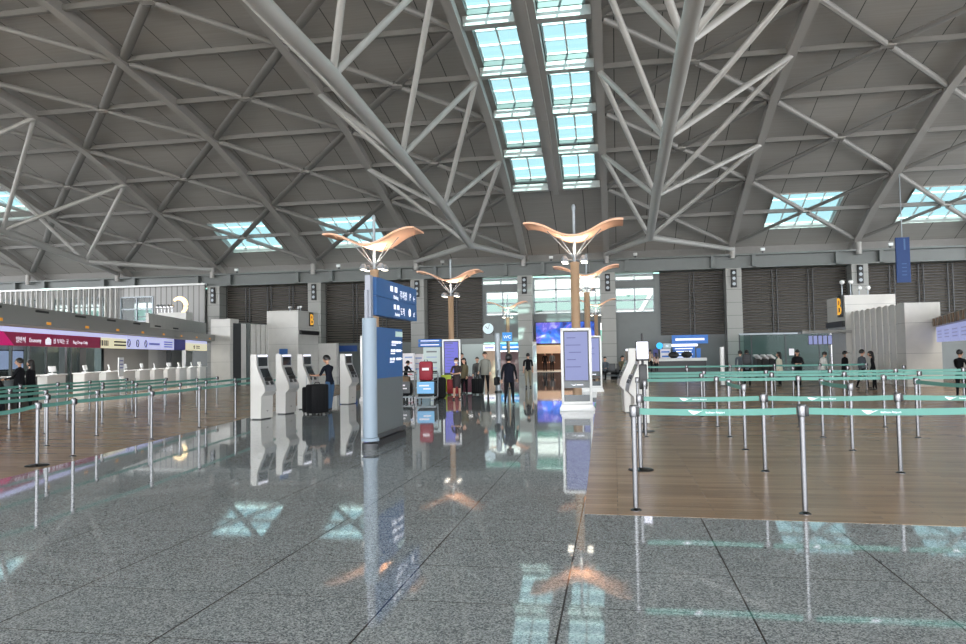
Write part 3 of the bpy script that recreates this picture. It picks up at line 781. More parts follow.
t = MB(); t.box((sloc(SP(48.2)), -.066, .17), (.42, .01, .2)); t.box((sloc(SP(48.2)), -.066, .30), (.2, .01, .05)); t.build('suitcase_pictogram', letter, sg)
t = MB(); put_text(t, '짐 부치는 곳', .15, (sloc(SP(53)), -.066, .13), (1, 0, 0), letter, 'L', .006, squeeze=1.22); t.build('lettering', letter, sg)
t = MB(); put_text(t, 'Bag Drop Only', .125, (sloc(SP(73)), -.066, .14), (1, 0, 0), letter, 'L', .006, squeeze=1.3); t.build('lettering', letter, sg)
t = MB(); w0, w1 = sloc(SP(14)), sloc(SP(3)); t.prism([(w1-2, .01), (w0, .01), (w1, SZ1-SZ0-.01), (w1-2, SZ1-SZ0-.01)], 'Y', -.066, -.061); t.build('sign_wedge', magenta, sg)
isign(-9, x_end, SZ1+.01, SZ2, lav_sign, 'thin pale lavender light strip above the maroon sign', 'light_strip')
cr = isign(x_end+.02, B1, SZ0, SZ1, cream, 'cream sign with dark lettering next to the maroon one')
t = MB()
for i in range(5): t.box((-1.6+i*.21, -.066, .22), (.10+.05*(i % 2), .006, .24))
t.build('lettering', ink, cr); t = MB()
for i in range(2): t.box((.7, -.066, .30-i*.15), (1.5, .006, .07))
t.build('lettering', ink, cr)
isign(x_end+.02, B1, SZ1+.01, SZ2, lav_sign, 'thin pale light strip above the cream sign with dark lettering', 'light_strip')
pg = isign(B1+.02, B2, SZ0, SZ2, lav_sign, 'pale lavender sign with three ring pictograms on the left check-in canopy')
for i in range(3):
    t = MB(); t.tube([(-1.2+i*1.2+.17*math.cos(a_), -.068, .27+.17*math.sin(a_)) for a_ in [k*PI/9 for k in range(19)]], .022, 6, caps=False); t.bar((-1.3+i*1.2, -.068, .37), (-1.1+i*1.2, -.068, .17), .03, .01, up=(0, 1, 0)); t.build('ring_pictogram', ink, pg)
a_ = isign(B2+.02, B3, SZ0, SZ2, lav_sign, 'pale lavender sign with one blue line of text')
t = MB(); t.box((-.1, -.066, .28), (1.7, .006, .10)); t.build('lettering', mat('soft blue lettering', (120, 130, 220), .5), a_)
a_ = isign(B3+.02, B4, SZ0, SZ2, lav_sign, 'pale lavender sign beside the navy one')
for i in range(3):
    t = MB(); t.box((0, -.066, .16+i*.13), (1.5, .006, .06)); t.build('lettering', MATS['soft blue lettering'], a_)
isign(B4+.02, B5, SZ0, SZ2, navy, 'short navy sign between the lavender and the last cream sign')
a_ = isign(B5+.02, B6, SZ0, SZ1, cream, 'last cream sign at the far end of the left check-in canopy')
t = MB(); t.prism([(-.75, .08), (-.55, .08), (-.55, .22), (-.45, .22), (-.65, .36), (-.85, .22), (-.75, .22)], 'Y', -.068, -.062); t.build('arrow', ink, a_)
for i in range(2):
    t = MB(); t.box((.25, -.066, .28-i*.12), (.9, .006, .06)); t.build('lettering', ink, a_)
isign(B5+.02, B6, SZ1+.01, SZ2, lav_sign, 'short pale light strip above the last cream sign', 'light_strip')
# counters
counter_w = mat('white counter front', (214, 213, 210), .35)
cs = [-6.9, -4.6, -2.3, .0, 3.3, 5.6, 7.8, 10.0, 12.3, 14.6, 16.9, 19.3, 21.6]
for i, s_ in enumerate(cs):
    r = empty('check_in_counter', LP(s_, 0, 0), IRZ)
    where = {3: 'lone white check-in counter behind the barriers beside two people in black'}.get(i, ('white' if i > 2 else 'dark fronted')+' check-in counter under the canopy, %s in the row from the near end' % (['first', 'second', 'third', 'fourth', 'fifth', 'sixth', 'seventh', 'eighth', 'ninth', 'tenth', 'eleventh', 'twelfth', 'thirteenth'][i]))
    tag(r, where, 'counter', 'white check-in counters on the left')
    t = MB(); t.box((0, 0, .53), (1.55, .45, 1.06), ch=.012); t.build('front_panel', counter_w if i > 2 else charcoal, r)
    t = MB(); t.box((0, -.02, 1.08), (1.65, .56, .05), ch=.01); t.build('worktop', white, r)
    t = MB(); t.box((.93, .1, .35), (.22, .5, .7)); t.build('bag_belt', charcoal, r)
    if i > 3 or i == 3:
        m_ = empty('counter_monitor', LP(s_-.3+.3*(i % 2), .06, 1.105), IRZ+.3*(i % 3-1)); tag(m_, 'white monitor back on the %s check-in counter from the near end' % (['', '', '', 'fourth', 'fifth', 'sixth', 'seventh', 'eighth', 'ninth', 'tenth', 'eleventh', 'twelfth', 'thirteenth'][i]), 'monitor', 'monitors on the left check-in counters')
        t = MB(); t.box((0, 0, .02), (.24, .18, .04)); t.tube([(0, 0, .03), (0, .0, .14)], .025, 8); t.build('stand', white, m_)
        M = Matrix.Rotation(-.25, 3, 'X'); t = MB(); t.box((0, 0, .20), (.36, .05, .22), M=M, ch=.01); t.build('back_shell', white, m_)
r = empty('poster_stand', LP(SP(121, .75), .75, 0), IRZ); tag(r, 'white poster stand between the check-in counters and the barriers', 'sign stand')
t = MB(); t.box((0, 0, .02), (.5, .4, .04)); t.tube([(0, 0, .03), (0, 0, 1.0)], .02, 8); t.build('foot', chrome, r)
t = MB(); t.box((0, 0, 1.3), (.62, .04, .85)); p_ = t.build('poster_board', white, r)
t = MB()
for k in range(3): t.box((0, -.024, 1.58-k*.16), (.42, .004, .05))
t.build('poster_text', scr_line, p_)
# back of the island: office wall with glass and dark panels
for (s0, s1, z1, m, lab) in ((-12, SP(80, -3.6), 3.0, glass_mat('office glazing', (.72, .80, .80), .04), 'glazed office partition behind the counters'), (SP(80, -3.6), SP(86, -3.6), 3.0, charcoal, None), (SP(86, -3.6), SP(104, -3.6), 3.0, MATS['office glazing'], None), (SP(104, -3.6), SP(148.5, -3.6), 3.0, mat('dim grey panelling', (126, 124, 121), .5), 'grey panelled wall behind the counters'), (SP(148.5, -3.6), SP(182, -3.6), 3.0, mat('pale panelling', (196, 194, 192), .5), 'pale panelled wall behind the counters'), (SP(182, -3.6), 24.5, 3.0, MATS['dim grey panelling'], None)):
    struct(ibox('wall_island', m, s0, s1, -3.6, -3.75, 0, z1), lab)
struct(ibox('wall_island', stone, -12, 23.6, -7.5, -7.7, 0, 3.2), 'rear wall of the check-in island')
SX = SP(6, -6.9)
r = empty('office_screen', LP(SX, -6.9, 1.2), IRZ); tag(r, 'lavender screen glowing behind the office glass at the left edge', 'screen')
t = MB(); t.box((0, 0, .5), (3.6, .08, 1.1)); t.build('housing', charcoal, r); t = MB(); t.box((0, -.045, .5), (3.4, .01, .95)); t.build('screen', lav_sign, r)
r = tag(empty('office_screen_stand', (0, 0, 0)), None); bpy.data.objects.remove(r)
t = MB(); t.box((0, 0, .55), (3.4, .4, 1.1)); tag(t.build('office_cabinet', charcoal, None, LP(SX, -6.9, 0), IRZ), 'dark cabinet under the lavender office screen', 'cabinet')

# end pier, ribbed wall and lettered block of the left island
pa, pb_ = atY(211, 350, 48), atY(230.3, 350, 48)
t = MB(); t.box(((pa.x+pb_.x)/2, 48.6, 2.2), (pb_.x-pa.x, 1.2, 4.45)); struct(t.build('wall_pier_left', marb_m), 'white stone pier closing the left check-in island')
e0 = Vector((pb_.x, 48.3, 0)); e1 = atY(268, 350, 52.3); e1.z = 0
d = (e1-e0); L_ = d.length; d.normalize(); rz_ = math.atan2(d.y, d.x)
t = MB(); t.box((L_/2, .35, 2.1), (L_, .4, 4.2)); struct(t.build('wall_ribbed_left', MATS['grey wall panel'], None, e0, rz_))
for k, (u, w_, m) in enumerate(((.18, .8, charcoal), (1.0, .55, stone), (1.65, .35, stone_d), (2.1, .5, stone), (2.75, .4, stone), (3.3, .45, stone), (3.9, .5, stone))):
    t = MB(); t.box((u+w_/2-.1, .06, 2.06), (w_, .2, 4.12)); struct(t.build('wall_fin_left', m, None, e0, rz_))
c0, c1 = atY(267, 350, 52.3), atY(298.3, 350, 52.3); zt = atY(285, 310.6, 52.3).z
t = MB(); t.box(((c0.x+c1.x)/2, 54.2, zt/2), (c1.x-c0.x, 3.8, zt)); struct(t.build('wall_block_left', marb_m), 'tall white stone block marked with the letter B at the left')
def bsign(name, loc, rz, label, h):
    r = empty(name, loc, rz); tag(r, label, 'sign', 'amber letter signs of the check-in islands')
    t = MB(); t.box((0, 0, h/2), (h*.62, .10, h), ch=.02); t.build('panel', charcoal, r)
    t = MB(); ab = mat('lit amber letter', (240, 176, 60), .4, 0, (244, 176, 52), .75); put_text(t, 'B', h*.80, (0, -.056, h*.10), (1, 0, 0), ab, 'C', .02, squeeze=1.05); t.build('letter', ab, r)
    return r
bsign('letter_sign', (c1.x+.06, 54.6, atX(306, 326, c1.x).z), PI/2, 'amber B sign high on the side of the left stone block', 1.1)
t = MB(); t.box((0, 0, .16), (3.5, .16, .32)); struct(t.build('trim_black_band', dark, None, (c1.x+.09, 54.2, 3.35), PI/2), 'black band under the amber B on the left stone block')
# camera cluster on the block
for k, (dx, dy) in enumerate(((-1.0, .5), (-.4, .9), (.1, .4))):
    r = empty('security_camera', (c1.x-.35+dx*.8, 52.9+dy, zt), .4*k); tag(r, '%s small grey camera on top of the left lettered stone block' % ORD[k], 'camera', 'cameras on the left stone block')
    t = MB(); t.tube([(0, 0, 0), (0, 0, .25)], .03, 8); t.build('bracket', alu, r)
    t = MB(); t.box((0, .0, .32), (.16, .34, .15), ch=.03); t.lathe([(.05, -.2), (.055, -.16)], (0, 0, .32), 10, axis='Y'); t.build('camera_body', white, r)
# low beige box and pale wall behind the kiosks
t = MB(); t.box((0, 0, 1.35), (3.2, .5, 2.7)); q = atY(316, 352, 56); struct(t.build('wall_low_left', stone, None, (q.x, 56.6, 0)), 'low pale wall beside the left stone block')

# ------------------------------------------------------------------ ribbed screen, windows and glowing sign at the upper left of the back wall
wins = [(-58.2, -54.2, 5.9, 7.6), (-52.4, -46.9, 5.7, 7.55), (-45.3, -42.0, 5.2, 7.45)]
def cl(xa, xb, za, zb):
    t = MB(); t.box(((xa+xb)/2, 61.45, (za+zb)/2), (xb-xa, .12, zb-za)); struct(t.build('wall_back_cladding', ribw_m), 'ribbed grey cladding high at the left end of the back wall')
edges = [-64] + [v for w_ in wins for v in w_[:2]] + [-36.75]
for i in range(0, len(edges), 2): cl(edges[i], edges[i+1], 3.6, 8.35)
for (xa, xb, za, zb) in wins:
    cl(xa, xb, 3.6, za); cl(xa, xb, zb, 8.35)
    window(xa, xb, za, zb, 3 if xb-xa > 4 else 2, 2, 61.3, bright, 'bright window in the ribbed cladding at the left')
x = -63.5
while x < -42.5:
    if not (-45.4 < x < -42): 
        t = MB(); t.box((x, 61.1, 6.9), (.09, .3, 2.9)); struct(t.build('wall_fin', stone), 'upright fin of the screen at the upper left')
    x += .56
t = MB(); t.box((-50, 61.1, 8.42), (27, .36, .16)); struct(t.build('wall_back_rail', white), 'white rail along the top of the finned screen')
a0, a1 = atY(158, 316, 57), atY(186, 316, 57)
t = MB(); t.box(((a0.x+a1.x)/2, 57.5, (atY(172, 312.5, 57).z)/2), (a1.x-a0.x, 1.0, atY(172, 312.5, 57).z)); struct(t.build('wall_white_block', stone), 'white block under the glowing curved sign')
zt2 = atY(172, 312.5, 57).z
r = empty('glowing_sign', (atY(182, 312, 57.3).x, 57.4, zt2)); tag(r, 'glowing cream curved sign standing on the white block at the upper left', 'sign')
t = MB(); pts = [(-.35+.66*math.cos(a_), 0, .58+.66*math.sin(a_)) for a_ in [math.radians(135-i*11) for i in range(19)]]
t.tube(pts, [.10+.12*math.sin(PI*(i+.5)/19) for i in range(19)], 12, sx=.9); t.build('tube_light', mat('warm glow', (255, 226, 180), .4, 0, (255, 226, 176), 1.3), r)
for k in range(5):
    q = atY(157+k*3.6, 312, 57.2)
    r = empty('rooftop_lamp', (q.x, 57.3, zt2), .3*k); tag(r, '%s little metal lamp from the left on the white block by the glowing sign' % ORD[k], 'lamp', 'little lamps on the white block')
    t = MB(); t.tube([(0, 0, 0), (0, 0, .45)], .03, 8); t.build('stem', chrome, r)
    t = MB(); t.lathe([(.05, .38), (.16, .46), (.17, .6), (.1, .72), (.02, .74)], n=12); t.build('head', chrome, r)

# ------------------------------------------------------------------ right check-in island
t = MB(); t.box((12.6, 36.4, 1.72), (1.2, 7.2, 3.44)); struct(t.build('wall_right_island', marb_m), 'long pale side wall of the right check-in island')
for k in range(9):
    t = MB(); t.box((11.985, 33.7+k*.78, 1.74), (.05, .5 if k % 2 else .4, 3.48)); struct(t.build('wall_fin_right', stone), 'upright panel on the side wall of the right island')
q0, q1 = atY(907, 372, 32.6), atY(933.5, 372, 32.6); zp = atY(920, 302.5, 32.6).z
t = MB(); t.box(((q0.x+q1.x)/2, 33.0, zp/2), (q1.x-q0.x, .8, zp)); struct(t.build('wall_pier_right', marb_m), 'white stone pier at the near end of the right island')
b0, b1 = atY(848, 372, 40.2), atY(890.6, 372, 40.2); zb_ = atY(868, 294.5, 40.2).z
t = MB(); t.box(((b0.x+b1.x)/2+.2, 41.9, zb_/2), (b1.x-b0.x+.4, 3.2, zb_)); struct(t.build('wall_block_right', marb_m), 'tall white stone block with the letter B at the right')
bsign('letter_sign', (b0.x-.06, 40.9, atX(842, 317, b0.x).z), -PI/2, 'amber B sign on the side of the right stone block', 1.15)
t = MB(); t.box((0, 0, .16), (2.9, .16, .3)); struct(t.build('trim_black_band', dark, None, (b0.x-.09, 41.8, 2.72), PI/2), 'black band under the amber B on the right stone block')
for k, px in enumerate((842, 850, 856, 860)):
    q = atY(px, 290, 41); r = empty('rooftop_camera', (max(q.x, b0.x+.15+.42*k), 41.2, zb_)); tag(r, '%s small white device from the left on top of the right stone block' % ORD[k], 'camera', 'devices on the right stone block')
    t = MB(); t.tube([(0, 0, 0), (0, 0, .35 if k > 1 else .7)], .03, 8); t.build('bracket', alu, r)
    t = MB(); t.ball((0, -.05, .42 if k > 1 else .75), (.13, .13, .12)); t.build('camera_body', white, r)
# sign canopy towards the right edge
RD = Vector((-.272, -.962, 0)); RC = Vector((q1.x, 32.6, 0)); RRZ = math.atan2(-RD.y, -RD.x)-PI
rrz = math.atan2(RD.y, RD.x)
def RP(s_, off=0.0, z=0.0): return RC + RD*s_ + Vector((-RD.y, RD.x, 0))*off + Vector((0, 0, z))
sz0, sz1, sz2 = 1.80, 2.42, 2.72
r = empty('check_in_canopy', RP(5.5, 1.15, 0), rrz); tag(r, 'grey canopy with lit lavender signs at the right edge', 'canopy')
t = MB(); t.box((0, 0, sz1+.18), (11, 2.2, .34)); t.build('roof_box', grey_can, r)
for k in range(10):
    t = MB(); t.box((-4.9+k*1.08, -1.12, sz1+.16), (.5, .05, .3)); t.build('fascia_panel', mat('timber fascia', (120, 96, 74), .5), r)
t = MB(); t.box((-5.2, .8, sz1/2), (.2, .2, sz1)); t.build('support_post', charcoal, r)
for k in range(5):
    o = empty('counter_sign', RP(1.1+k*2.1, .2, sz0), rrz); tag(o, '%s lavender lit sign from the stone pier on the right check-in canopy' % ORD[k], 'sign', 'lavender signs at the right edge')
    t = MB(); t.box((0, 0, .3), (2.04, .1, .6)); t.build('panel', scr_lav, o)
    for j_ in range(3):
        t = MB(); t.box((.05, -.054, .42-j_*.12), (1.2, .004, .04)); t.build('lettering', scr_line, o)
t = MB(); t.box((0, 0, 1.7), (13, .3, 3.4)); struct(t.build('wall_right_upper', marb_m, None, RP(6.2, 2.6), rrz), 'pale wall behind the right check-in counters')
for k in range(3):
    r = empty('check_in_counter', RP(1.5+k*2.2, 1.2, 0), rrz); tag(r, '%s white check-in counter from the stone pier at the right edge' % ORD[k], 'counter', 'white check-in counters on the right')
    t = MB(); t.box((0, 0, .5), (1.5, .5, 1.0), ch=.01); t.build('front_panel', counter_w, r)
    t = MB(); t.box((0, -.02, 1.02), (1.6, .6, .05)); t.build('worktop', white, r)
# small canopy with five screens beyond the right block
r = empty('flight_display', (atY(815, 340, 40).x, 40.5, 0)); tag(r, 'small canopy with five lit flight screens on posts in front of the right stone block', 'display')
xw = (atY(829, 340, 40.5).x-atY(811, 340, 40.5).x)
zc_ = atY(820, 340, 40.5).z
t = MB(); t.box((1.2, 0, zc_+.42), (3.6, .9, .14)); t.build('canopy_roof', grey_can, r)
t = MB(); t.tube([(.95, .1, 0), (.95, .1, zc_+.36)], .06, 10); t.build('post', chrome, r)
t = MB(); t.tube([(2.75, .1, 0), (2.75, .1, zc_+.36)], .16, 12); t.build('post', chrome, r)
for k in range(5):
    t = MB(); t.box((-.15+k*.235, -.2, zc_), (.21, .08, .5)); s_ = t.build('screen_housing', charcoal, r)
    t = MB(); t.box((-.15+k*.235, -.243, zc_), (.18, .006, .44)); t.build('screen', scr_lav, s_)

# ------------------------------------------------------------------ back of the hall: exit, shops, information desk
stripe_w = mat('warm timber soffit', (214, 170, 136), .5, 0, (230, 180, 140), .25)  # timber colour also carries a faint glow of its own
YB = 62.0
# lit display over the exit
a, b_ = atY(535.8, 322.8, 62.4), atY(595, 342.3, 62.4)
led = bpy.data.materials.new('blue video wall'); led.use_nodes = True; nt = led.node_tree; bs = nt.nodes['Principled BSDF']
tc = nt.nodes.new('ShaderNodeTexCoord'); nz = nt.nodes.new('ShaderNodeTexNoise'); nz.inputs['Scale'].default_value = .9; nz.inputs['Detail'].default_value = 6; nz.inputs['Distortion'].default_value = .8
nt.links.new(tc.outputs['Object'], nz.inputs['Vector']); cr_ = nt.nodes.new('ShaderNodeValToRGB'); el = cr_.color_ramp.elements
el[0].position = .34; el[0].color = srgb(24, 30, 110); el[1].position = .66; el[1].color = srgb(190, 196, 250)
e2 = el.new(.47); e2.color = srgb(30, 90, 196); e3 = el.new(.56); e3.color = srgb(96, 84, 190)
nt.links.new(nz.outputs['Fac'], cr_.inputs['Fac']); nt.links.new(cr_.outputs['Color'], bs.inputs['Emission Color']); bs.inputs['Emission Strength'].default_value = .6
nt.links.new(cr_.outputs['Color'], bs.inputs['Base Color'])
r = empty('video_wall', ((a.x+b_.x)/2, 62.5, b_.z)); tag(r, 'wide blue and violet video wall above the exit opening', 'screen')
t = MB(); t.box((0, .06, (a.z-b_.z)/2), (b_.x-a.x+.14, .16, a.z-b_.z+.14)); t.build('housing', dark, r)
t = MB(); t.box((0, -.03, (a.z-b_.z)/2), (b_.x-a.x, .02, a.z-b_.z)); t.build('screen', led, r)
zf = b_.z-.1
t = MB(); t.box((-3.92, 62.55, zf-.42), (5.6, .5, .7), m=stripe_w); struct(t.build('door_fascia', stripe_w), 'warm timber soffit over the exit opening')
zd = zf-.8
t = MB(); t.box((-3.92, 72, 1.6), (9, .2, 3.2)); struct(t.build('wall_exit_back', mat('brown exit wall', (92, 66, 52), .5)), 'brown wall deep inside the exit passage')
for x in (-8.1, .3):
    t = MB(); t.box((x, 67.5, 1.6), (.2, 9, 3.2)); struct(t.build('wall_exit_side', MATS['brown exit wall']))
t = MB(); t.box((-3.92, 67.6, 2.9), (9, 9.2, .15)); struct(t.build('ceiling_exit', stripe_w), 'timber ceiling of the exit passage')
t = MB(); t.add([(-8.3, 62.9, .004), (.5, 62.9, .004), (.5, 72, .004), (-8.3, 72, .004)], [(0, 1, 2, 3)]); struct(t.build('floor_exit', stone), 'pale floor of the exit passage')
t = MB(); t.box((-3.92, 62.95, 3.45), (5.7, .2, 1.3)); struct(t.build('wall_back_panel', stone_d))
# slim information post at the exit's left jamb
q = atY(535, 378, 61.2)
r = empty('door_post', (q.x, 61.2, 0)); tag(r, 'slim pale lit post at the left jamb of the exit', 'post')
t = MB(); t.box((0, 0, 1.3), (.34, .2, 2.6)); t.build('panel', stone, r); t = MB(); t.box((0, -.105, 1.6), (.24, .01, 1.4)); t.build('notice', alu, r)
# green exit sign
q = atY(597.5, 338.5, 61.3)
r = empty('exit_sign', (q.x, 61.5, q.z-.2)); tag(r, 'small green lit exit sign beside the second totem', 'sign')
t = MB(); t.box((0, 0, .2), (.75, .1, .4)); t.build('panel', mat('exit green', (24, 130, 84), .4, 0, (24, 140, 88), .7), r)
t = MB(); t.box((-.15, -.055, .2), (.16, .008, .24)); t.box((.12, -.055, .2), (.22, .008, .07)); t.build('pictogram', letter, r)
# shop front left of the exit: pale lit surround, white header, beige interior
shop_w = mat('lit pale shop wall', (164, 174, 172), .5)
def front(px0, px1, py0, py1, m, name, lab, y=62.3, th=.12):
    a, b_ = atY(px0, (py0+py1)/2, y), atY(px1, (py0+py1)/2, y); z1, z0 = atY((px0+px1)/2, py0, y).z, max(.0, atY((px0+px1)/2, py1, y).z)
    t = MB(); t.box(((a.x+b_.x)/2, y+th/2, (z0+z1)/2), (b_.x-a.x, th, z1-z0)); return struct(t.build(name, m), lab)
front(462, 500, 344, 380, shop_w, 'wall_shop_left', 'pale greenish shop wall left of the exit', 62.5)
front(484.5, 500, 351, 380, mat('beige lit shop interior', (176, 148, 126), .5), 'wall_shop_beige', 'beige shop interior wall', 62.3)
front(500.5, 520.5, 351.5, 381, mat('plum panel', (104, 74, 76), .5), 'wall_plum_panel', 'plum coloured panel under the blue shop sign', 62.3)
def wsign(name, px0, px1, py0, py1, y, m, lab, lines=0, mt=letter, txt=None, cat='sign'):
    a, b_ = atY(px0, (py0+py1)/2, y), atY(px1, (py0+py1)/2, y); z1, z0 = atY((px0+px1)/2, py0, y).z, atY((px0+px1)/2, py1, y).z
    w, h = b_.x-a.x, z1-z0
    r = empty(name, ((a.x+b_.x)/2, y, z0)); tag(r, lab, cat)
    t = MB(); t.box((0, 0, h/2), (w, .1, h)); p = t.build('panel', m, r)
    if txt:
        t = MB(); put_text(t, txt, h*.42, (0, -.056, h*.3), (1, 0, 0), mt, 'C', .006); t.build('lettering', mt, p)
    for k in range(lines):
        t = MB(); t.box((-.0, -.055, h*(1-(k+.7)/(lines+.4))), (w*(.8-.12*(k % 2)), .008, h*.35/(lines+.4))); t.build('lettering_line', mt, p)
    return r
lit_blue = mat('lit shop blue', (44, 128, 196), .4, 0, (44, 132, 204), .4)
dir_blue = mat('direction sign blue', (34, 92, 160), .4, 0, (34, 92, 164), .5)
wsign('shop_sign', 483.5, 495, 345, 350.8, 62.15, mat('white lit header', (240, 238, 236), .5, 0, (244, 242, 240), .7), 'white lit header sign above the beige shop interior', 1, MATS['soft blue lettering'])
wsign('shop_sign', 500.5, 521, 343.6, 350.8, 62.15, lit_blue, 'blue lit shop sign above the plum panel', 1)
q = atZ(508.2, 388.5)
r = empty('restroom_sign', (q.x, q.y, 0)); tag(r, 'square blue restroom sign on a dark post in front of the plum panel', 'sign')
t = MB(); t.lathe([(.2, 0), (.2, .03), (.05, .05), (.05, 2.3)], n=12); t.build('post', charcoal, r)
zq = atY(508, 341, q.y).z; hq = atY(508, 332.4, q.y).z-zq; wq = atY(512.8, 337, q.y).x-atY(503.4, 337, q.y).x
t = MB(); t.box((0, -.02, zq+hq/2), (wq, .12, hq)); p = t.build('panel', lit_blue, r)
t = MB(); put_text(t, 'WC', hq*.36, (0, -.086, zq+hq*.3), (1, 0, 0), letter, 'C', .006); t.build('lettering', letter, p)
# blue hanging direction boards behind the posters
wsign('hanging_sign', 418.5, 441.5, 339.2, 342.4, 58, dir_blue, 'upper of the two blue direction boards above the posters', 1)
wsign('hanging_sign', 418.5, 441.5, 343, 346.8, 58, dir_blue, 'lower of the two blue direction boards above the posters', 1)
for px in (420.5, 439):
    pass
wsign('direction_sign', 339.5, 357, 345.5, 351.5, 58.5, mat('deep blue board', (10, 62, 128), .5), 'deep blue board on the far wall between the kiosks')
# posters and boards in mid hall
def board(px0, px1, py0, py1, y, m, lab, lines, colm):
    a, b_ = atY(px0, py0, y), atY(px1, py0, y); zt_ = atY((px0+px1)/2, py0, y).z
    w = b_.x-a.x; r = empty('poster_board', ((a.x+b_.x)/2, y, 0)); tag(r, lab, 'poster')
    t = MB(); t.box((0, .1, .02), (w*.7, .4, .04)); t.box((0, .06, .5), (w*.12, .05, .96)); t.build('foot', alu, r)
    zb0 = max(.25, atY((px0+px1)/2, py1, y).z)
    t = MB(); t.box((0, 0, (zt_+zb0)/2), (w, .06, zt_-zb0)); p = t.build('panel', m, r)
    for k in range(lines):
        t = MB(); t.box((0, -.034, zt_-.2-k*(zt_-zb0-.2)/max(1, lines)), (w*.62, .006, .07 if k % 2 == 0 else .04)); t.build('printed_line', colm[k % len(colm)], p)
    return r
paper = mat('poster paper', (236, 232, 236), .5)
ink_red = mat('red print', (196, 58, 84), .5); ink_blue = mat('pale blue print', (150, 170, 214), .5)
board(402.8, 414.6, 353.2, 380, 34.5, paper, 'white poster board with red print beside the blue direction sign', 4, [ink_blue, ink_red])
board(413.6, 423.8, 354, 380, 35.0, paper, 'white poster board with pale blue print next to the red printed one', 4, [ink_blue])
board(423.4, 440, 347.4, 388, 33.2, mat('pale green board', (202, 216, 214), .4), 'tall pale green information board behind the red backpack', 6, [mat('grey print', (120, 126, 130), .5), ink_blue])
# round white pole with a clock
q = atZ(498.4, 392)
r = empty('signal_pole', (q.x, q.y, 0)); tag(r, 'pale round pole standing on the aisle behind the woman in black', 'pole')
t = MB(); t.lathe([(.16, 0), (.16, .05), (.12, .06)], n=18); t.build('foot', charcoal, r)
zt_ = atY(498.4, 333, q.y).z
t = MB(); t.lathe([(.12, .06), (.12, zt_-.02), (.09, zt_)], n=18); t.build('shaft', alu, r)
q2 = atY(488.4, 328.6, q.y-.0); rad = (atY(494.2, 328.6, q.y).x-q2.x)
r = empty('clock', (q2.x, q.y, q2.z)); tag(r, 'round white double-ring clock beside the top of the pale pole', 'clock')
t = MB(); t.lathe([(rad, -.06), (rad*1.03, -.04), (rad*1.03, .06), (rad, .07)], n=28, axis='Y'); t.build('case', dark, r)
t = MB(); t.lathe([(.001, -.068), (rad*.92, -.066), (rad*.92, -.058)], n=28, axis='Y'); t.build('dial', mat('clock dial', (206, 226, 232), .4), r)
t = MB(); t.bar((0, -.075, -.02), (-rad*.45, -.075, rad*.35), .02, .006, up=(0, 1, 0)); t.build('hour_hand', ink, r)
t = MB(); t.bar((0, -.078, -.02), (rad*.25, -.078, rad*.7), .014, .006, up=(0, 1, 0)); t.build('minute_hand', ink, r)
t = MB(); t.tube([(rad*.9, .0, 0), (q.x-q2.x-.15, 0, 0), (q.x-q2.x-.15, 0, zt_-q2.z-.1)], .02, 8); t.build('bracket', dark, r)

# information desk at the right of the exit
wsign('information_sign', 671.8, 708, 335, 343.6, 60.5, dir_blue, 'wide blue sign with white lettering above the information desk', 1)
wsign('information_sign', 672.8, 695, 346.6, 359, 60.9, dir_blue, 'blue panel with lines of white text behind the information desk', 4)
wsign('desk_light', 671.5, 697.5, 343.9, 346.4, 60.4, lum, 'row of white lights under the wide blue information sign', 0)  # row of desk lights below the sign, standing clear of the wall
r = wsign('information_sign', 663, 671, 343.4, 348.4, 60.5, mat('dim white sign', (190, 206, 208), .5), 'short sign with white characters beside the cyan disc', 0, letter, '88')
q = atY(659.6, 345.8, 60.45); r = empty('disc_sign', (q.x, 60.45, q.z)); tag(r, 'round cyan lit disc sign beside the information sign', 'sign')
t = MB(); t.lathe([(.26, -.04), (.26, .04)], n=20, axis='Y'); t.build('panel', mat('cyan disc', (30, 160, 224), .4, 0, (30, 165, 232), .8), r)
r = wsign('map_board', 660.2, 670.6, 348.8, 359.5, 60.8, paper, 'white board with a blue map behind the information desk', 2, dir_blue)
t = MB(); t.box((0, .1, .4), (.1, .1, .1)); t.build('wall_mount', charcoal, r)
wsign('pillar_banner', 653.3, 657.8, 348.9, 362, 60.8, navy, 'narrow navy banner left of the map board')
wsign('pillar_banner', 696.6, 700.6, 348.4, 360.5, 60.8, dir_blue, 'narrow bright blue banner right of the information panel')
a, b_ = atY(652, 372, 59.5), atY(706, 372, 59.5)
r = empty('information_desk', ((a.x+b_.x)/2, 59.5, 0)); tag(r, 'long dark information desk with a white top against the back wall', 'desk')
t = MB(); t.box((0, 0, .42), (b_.x-a.x, .7, .84)); t.build('front_panel', dark, r); t = MB(); t.box((0, 0, .95), (b_.x-a.x+.1, .85, .22)); t.build('worktop', counter_w, r)
for px, lab in ((674, 'dark bag on the information desk under the blue text panel'), (687, 'dark crumpled bag on the information desk near the bright blue banner')):
    q = atY(px, 366, 59.5); r = empty('bag', (q.x, 59.5, 1.06)); tag(r, lab, 'bag')
    t = MB(); t.ball((0, 0, .26), (.42, .26, .26), n=14, k=10); t.build('body', mat('black nylon', (24, 25, 27), .6), r)
    t = MB(); t.tube([(-.2, 0, .45), (-.1, 0, .6), (.1, 0, .6), (.2, 0, .45)], .02, 8); t.build('handle', dark, r)
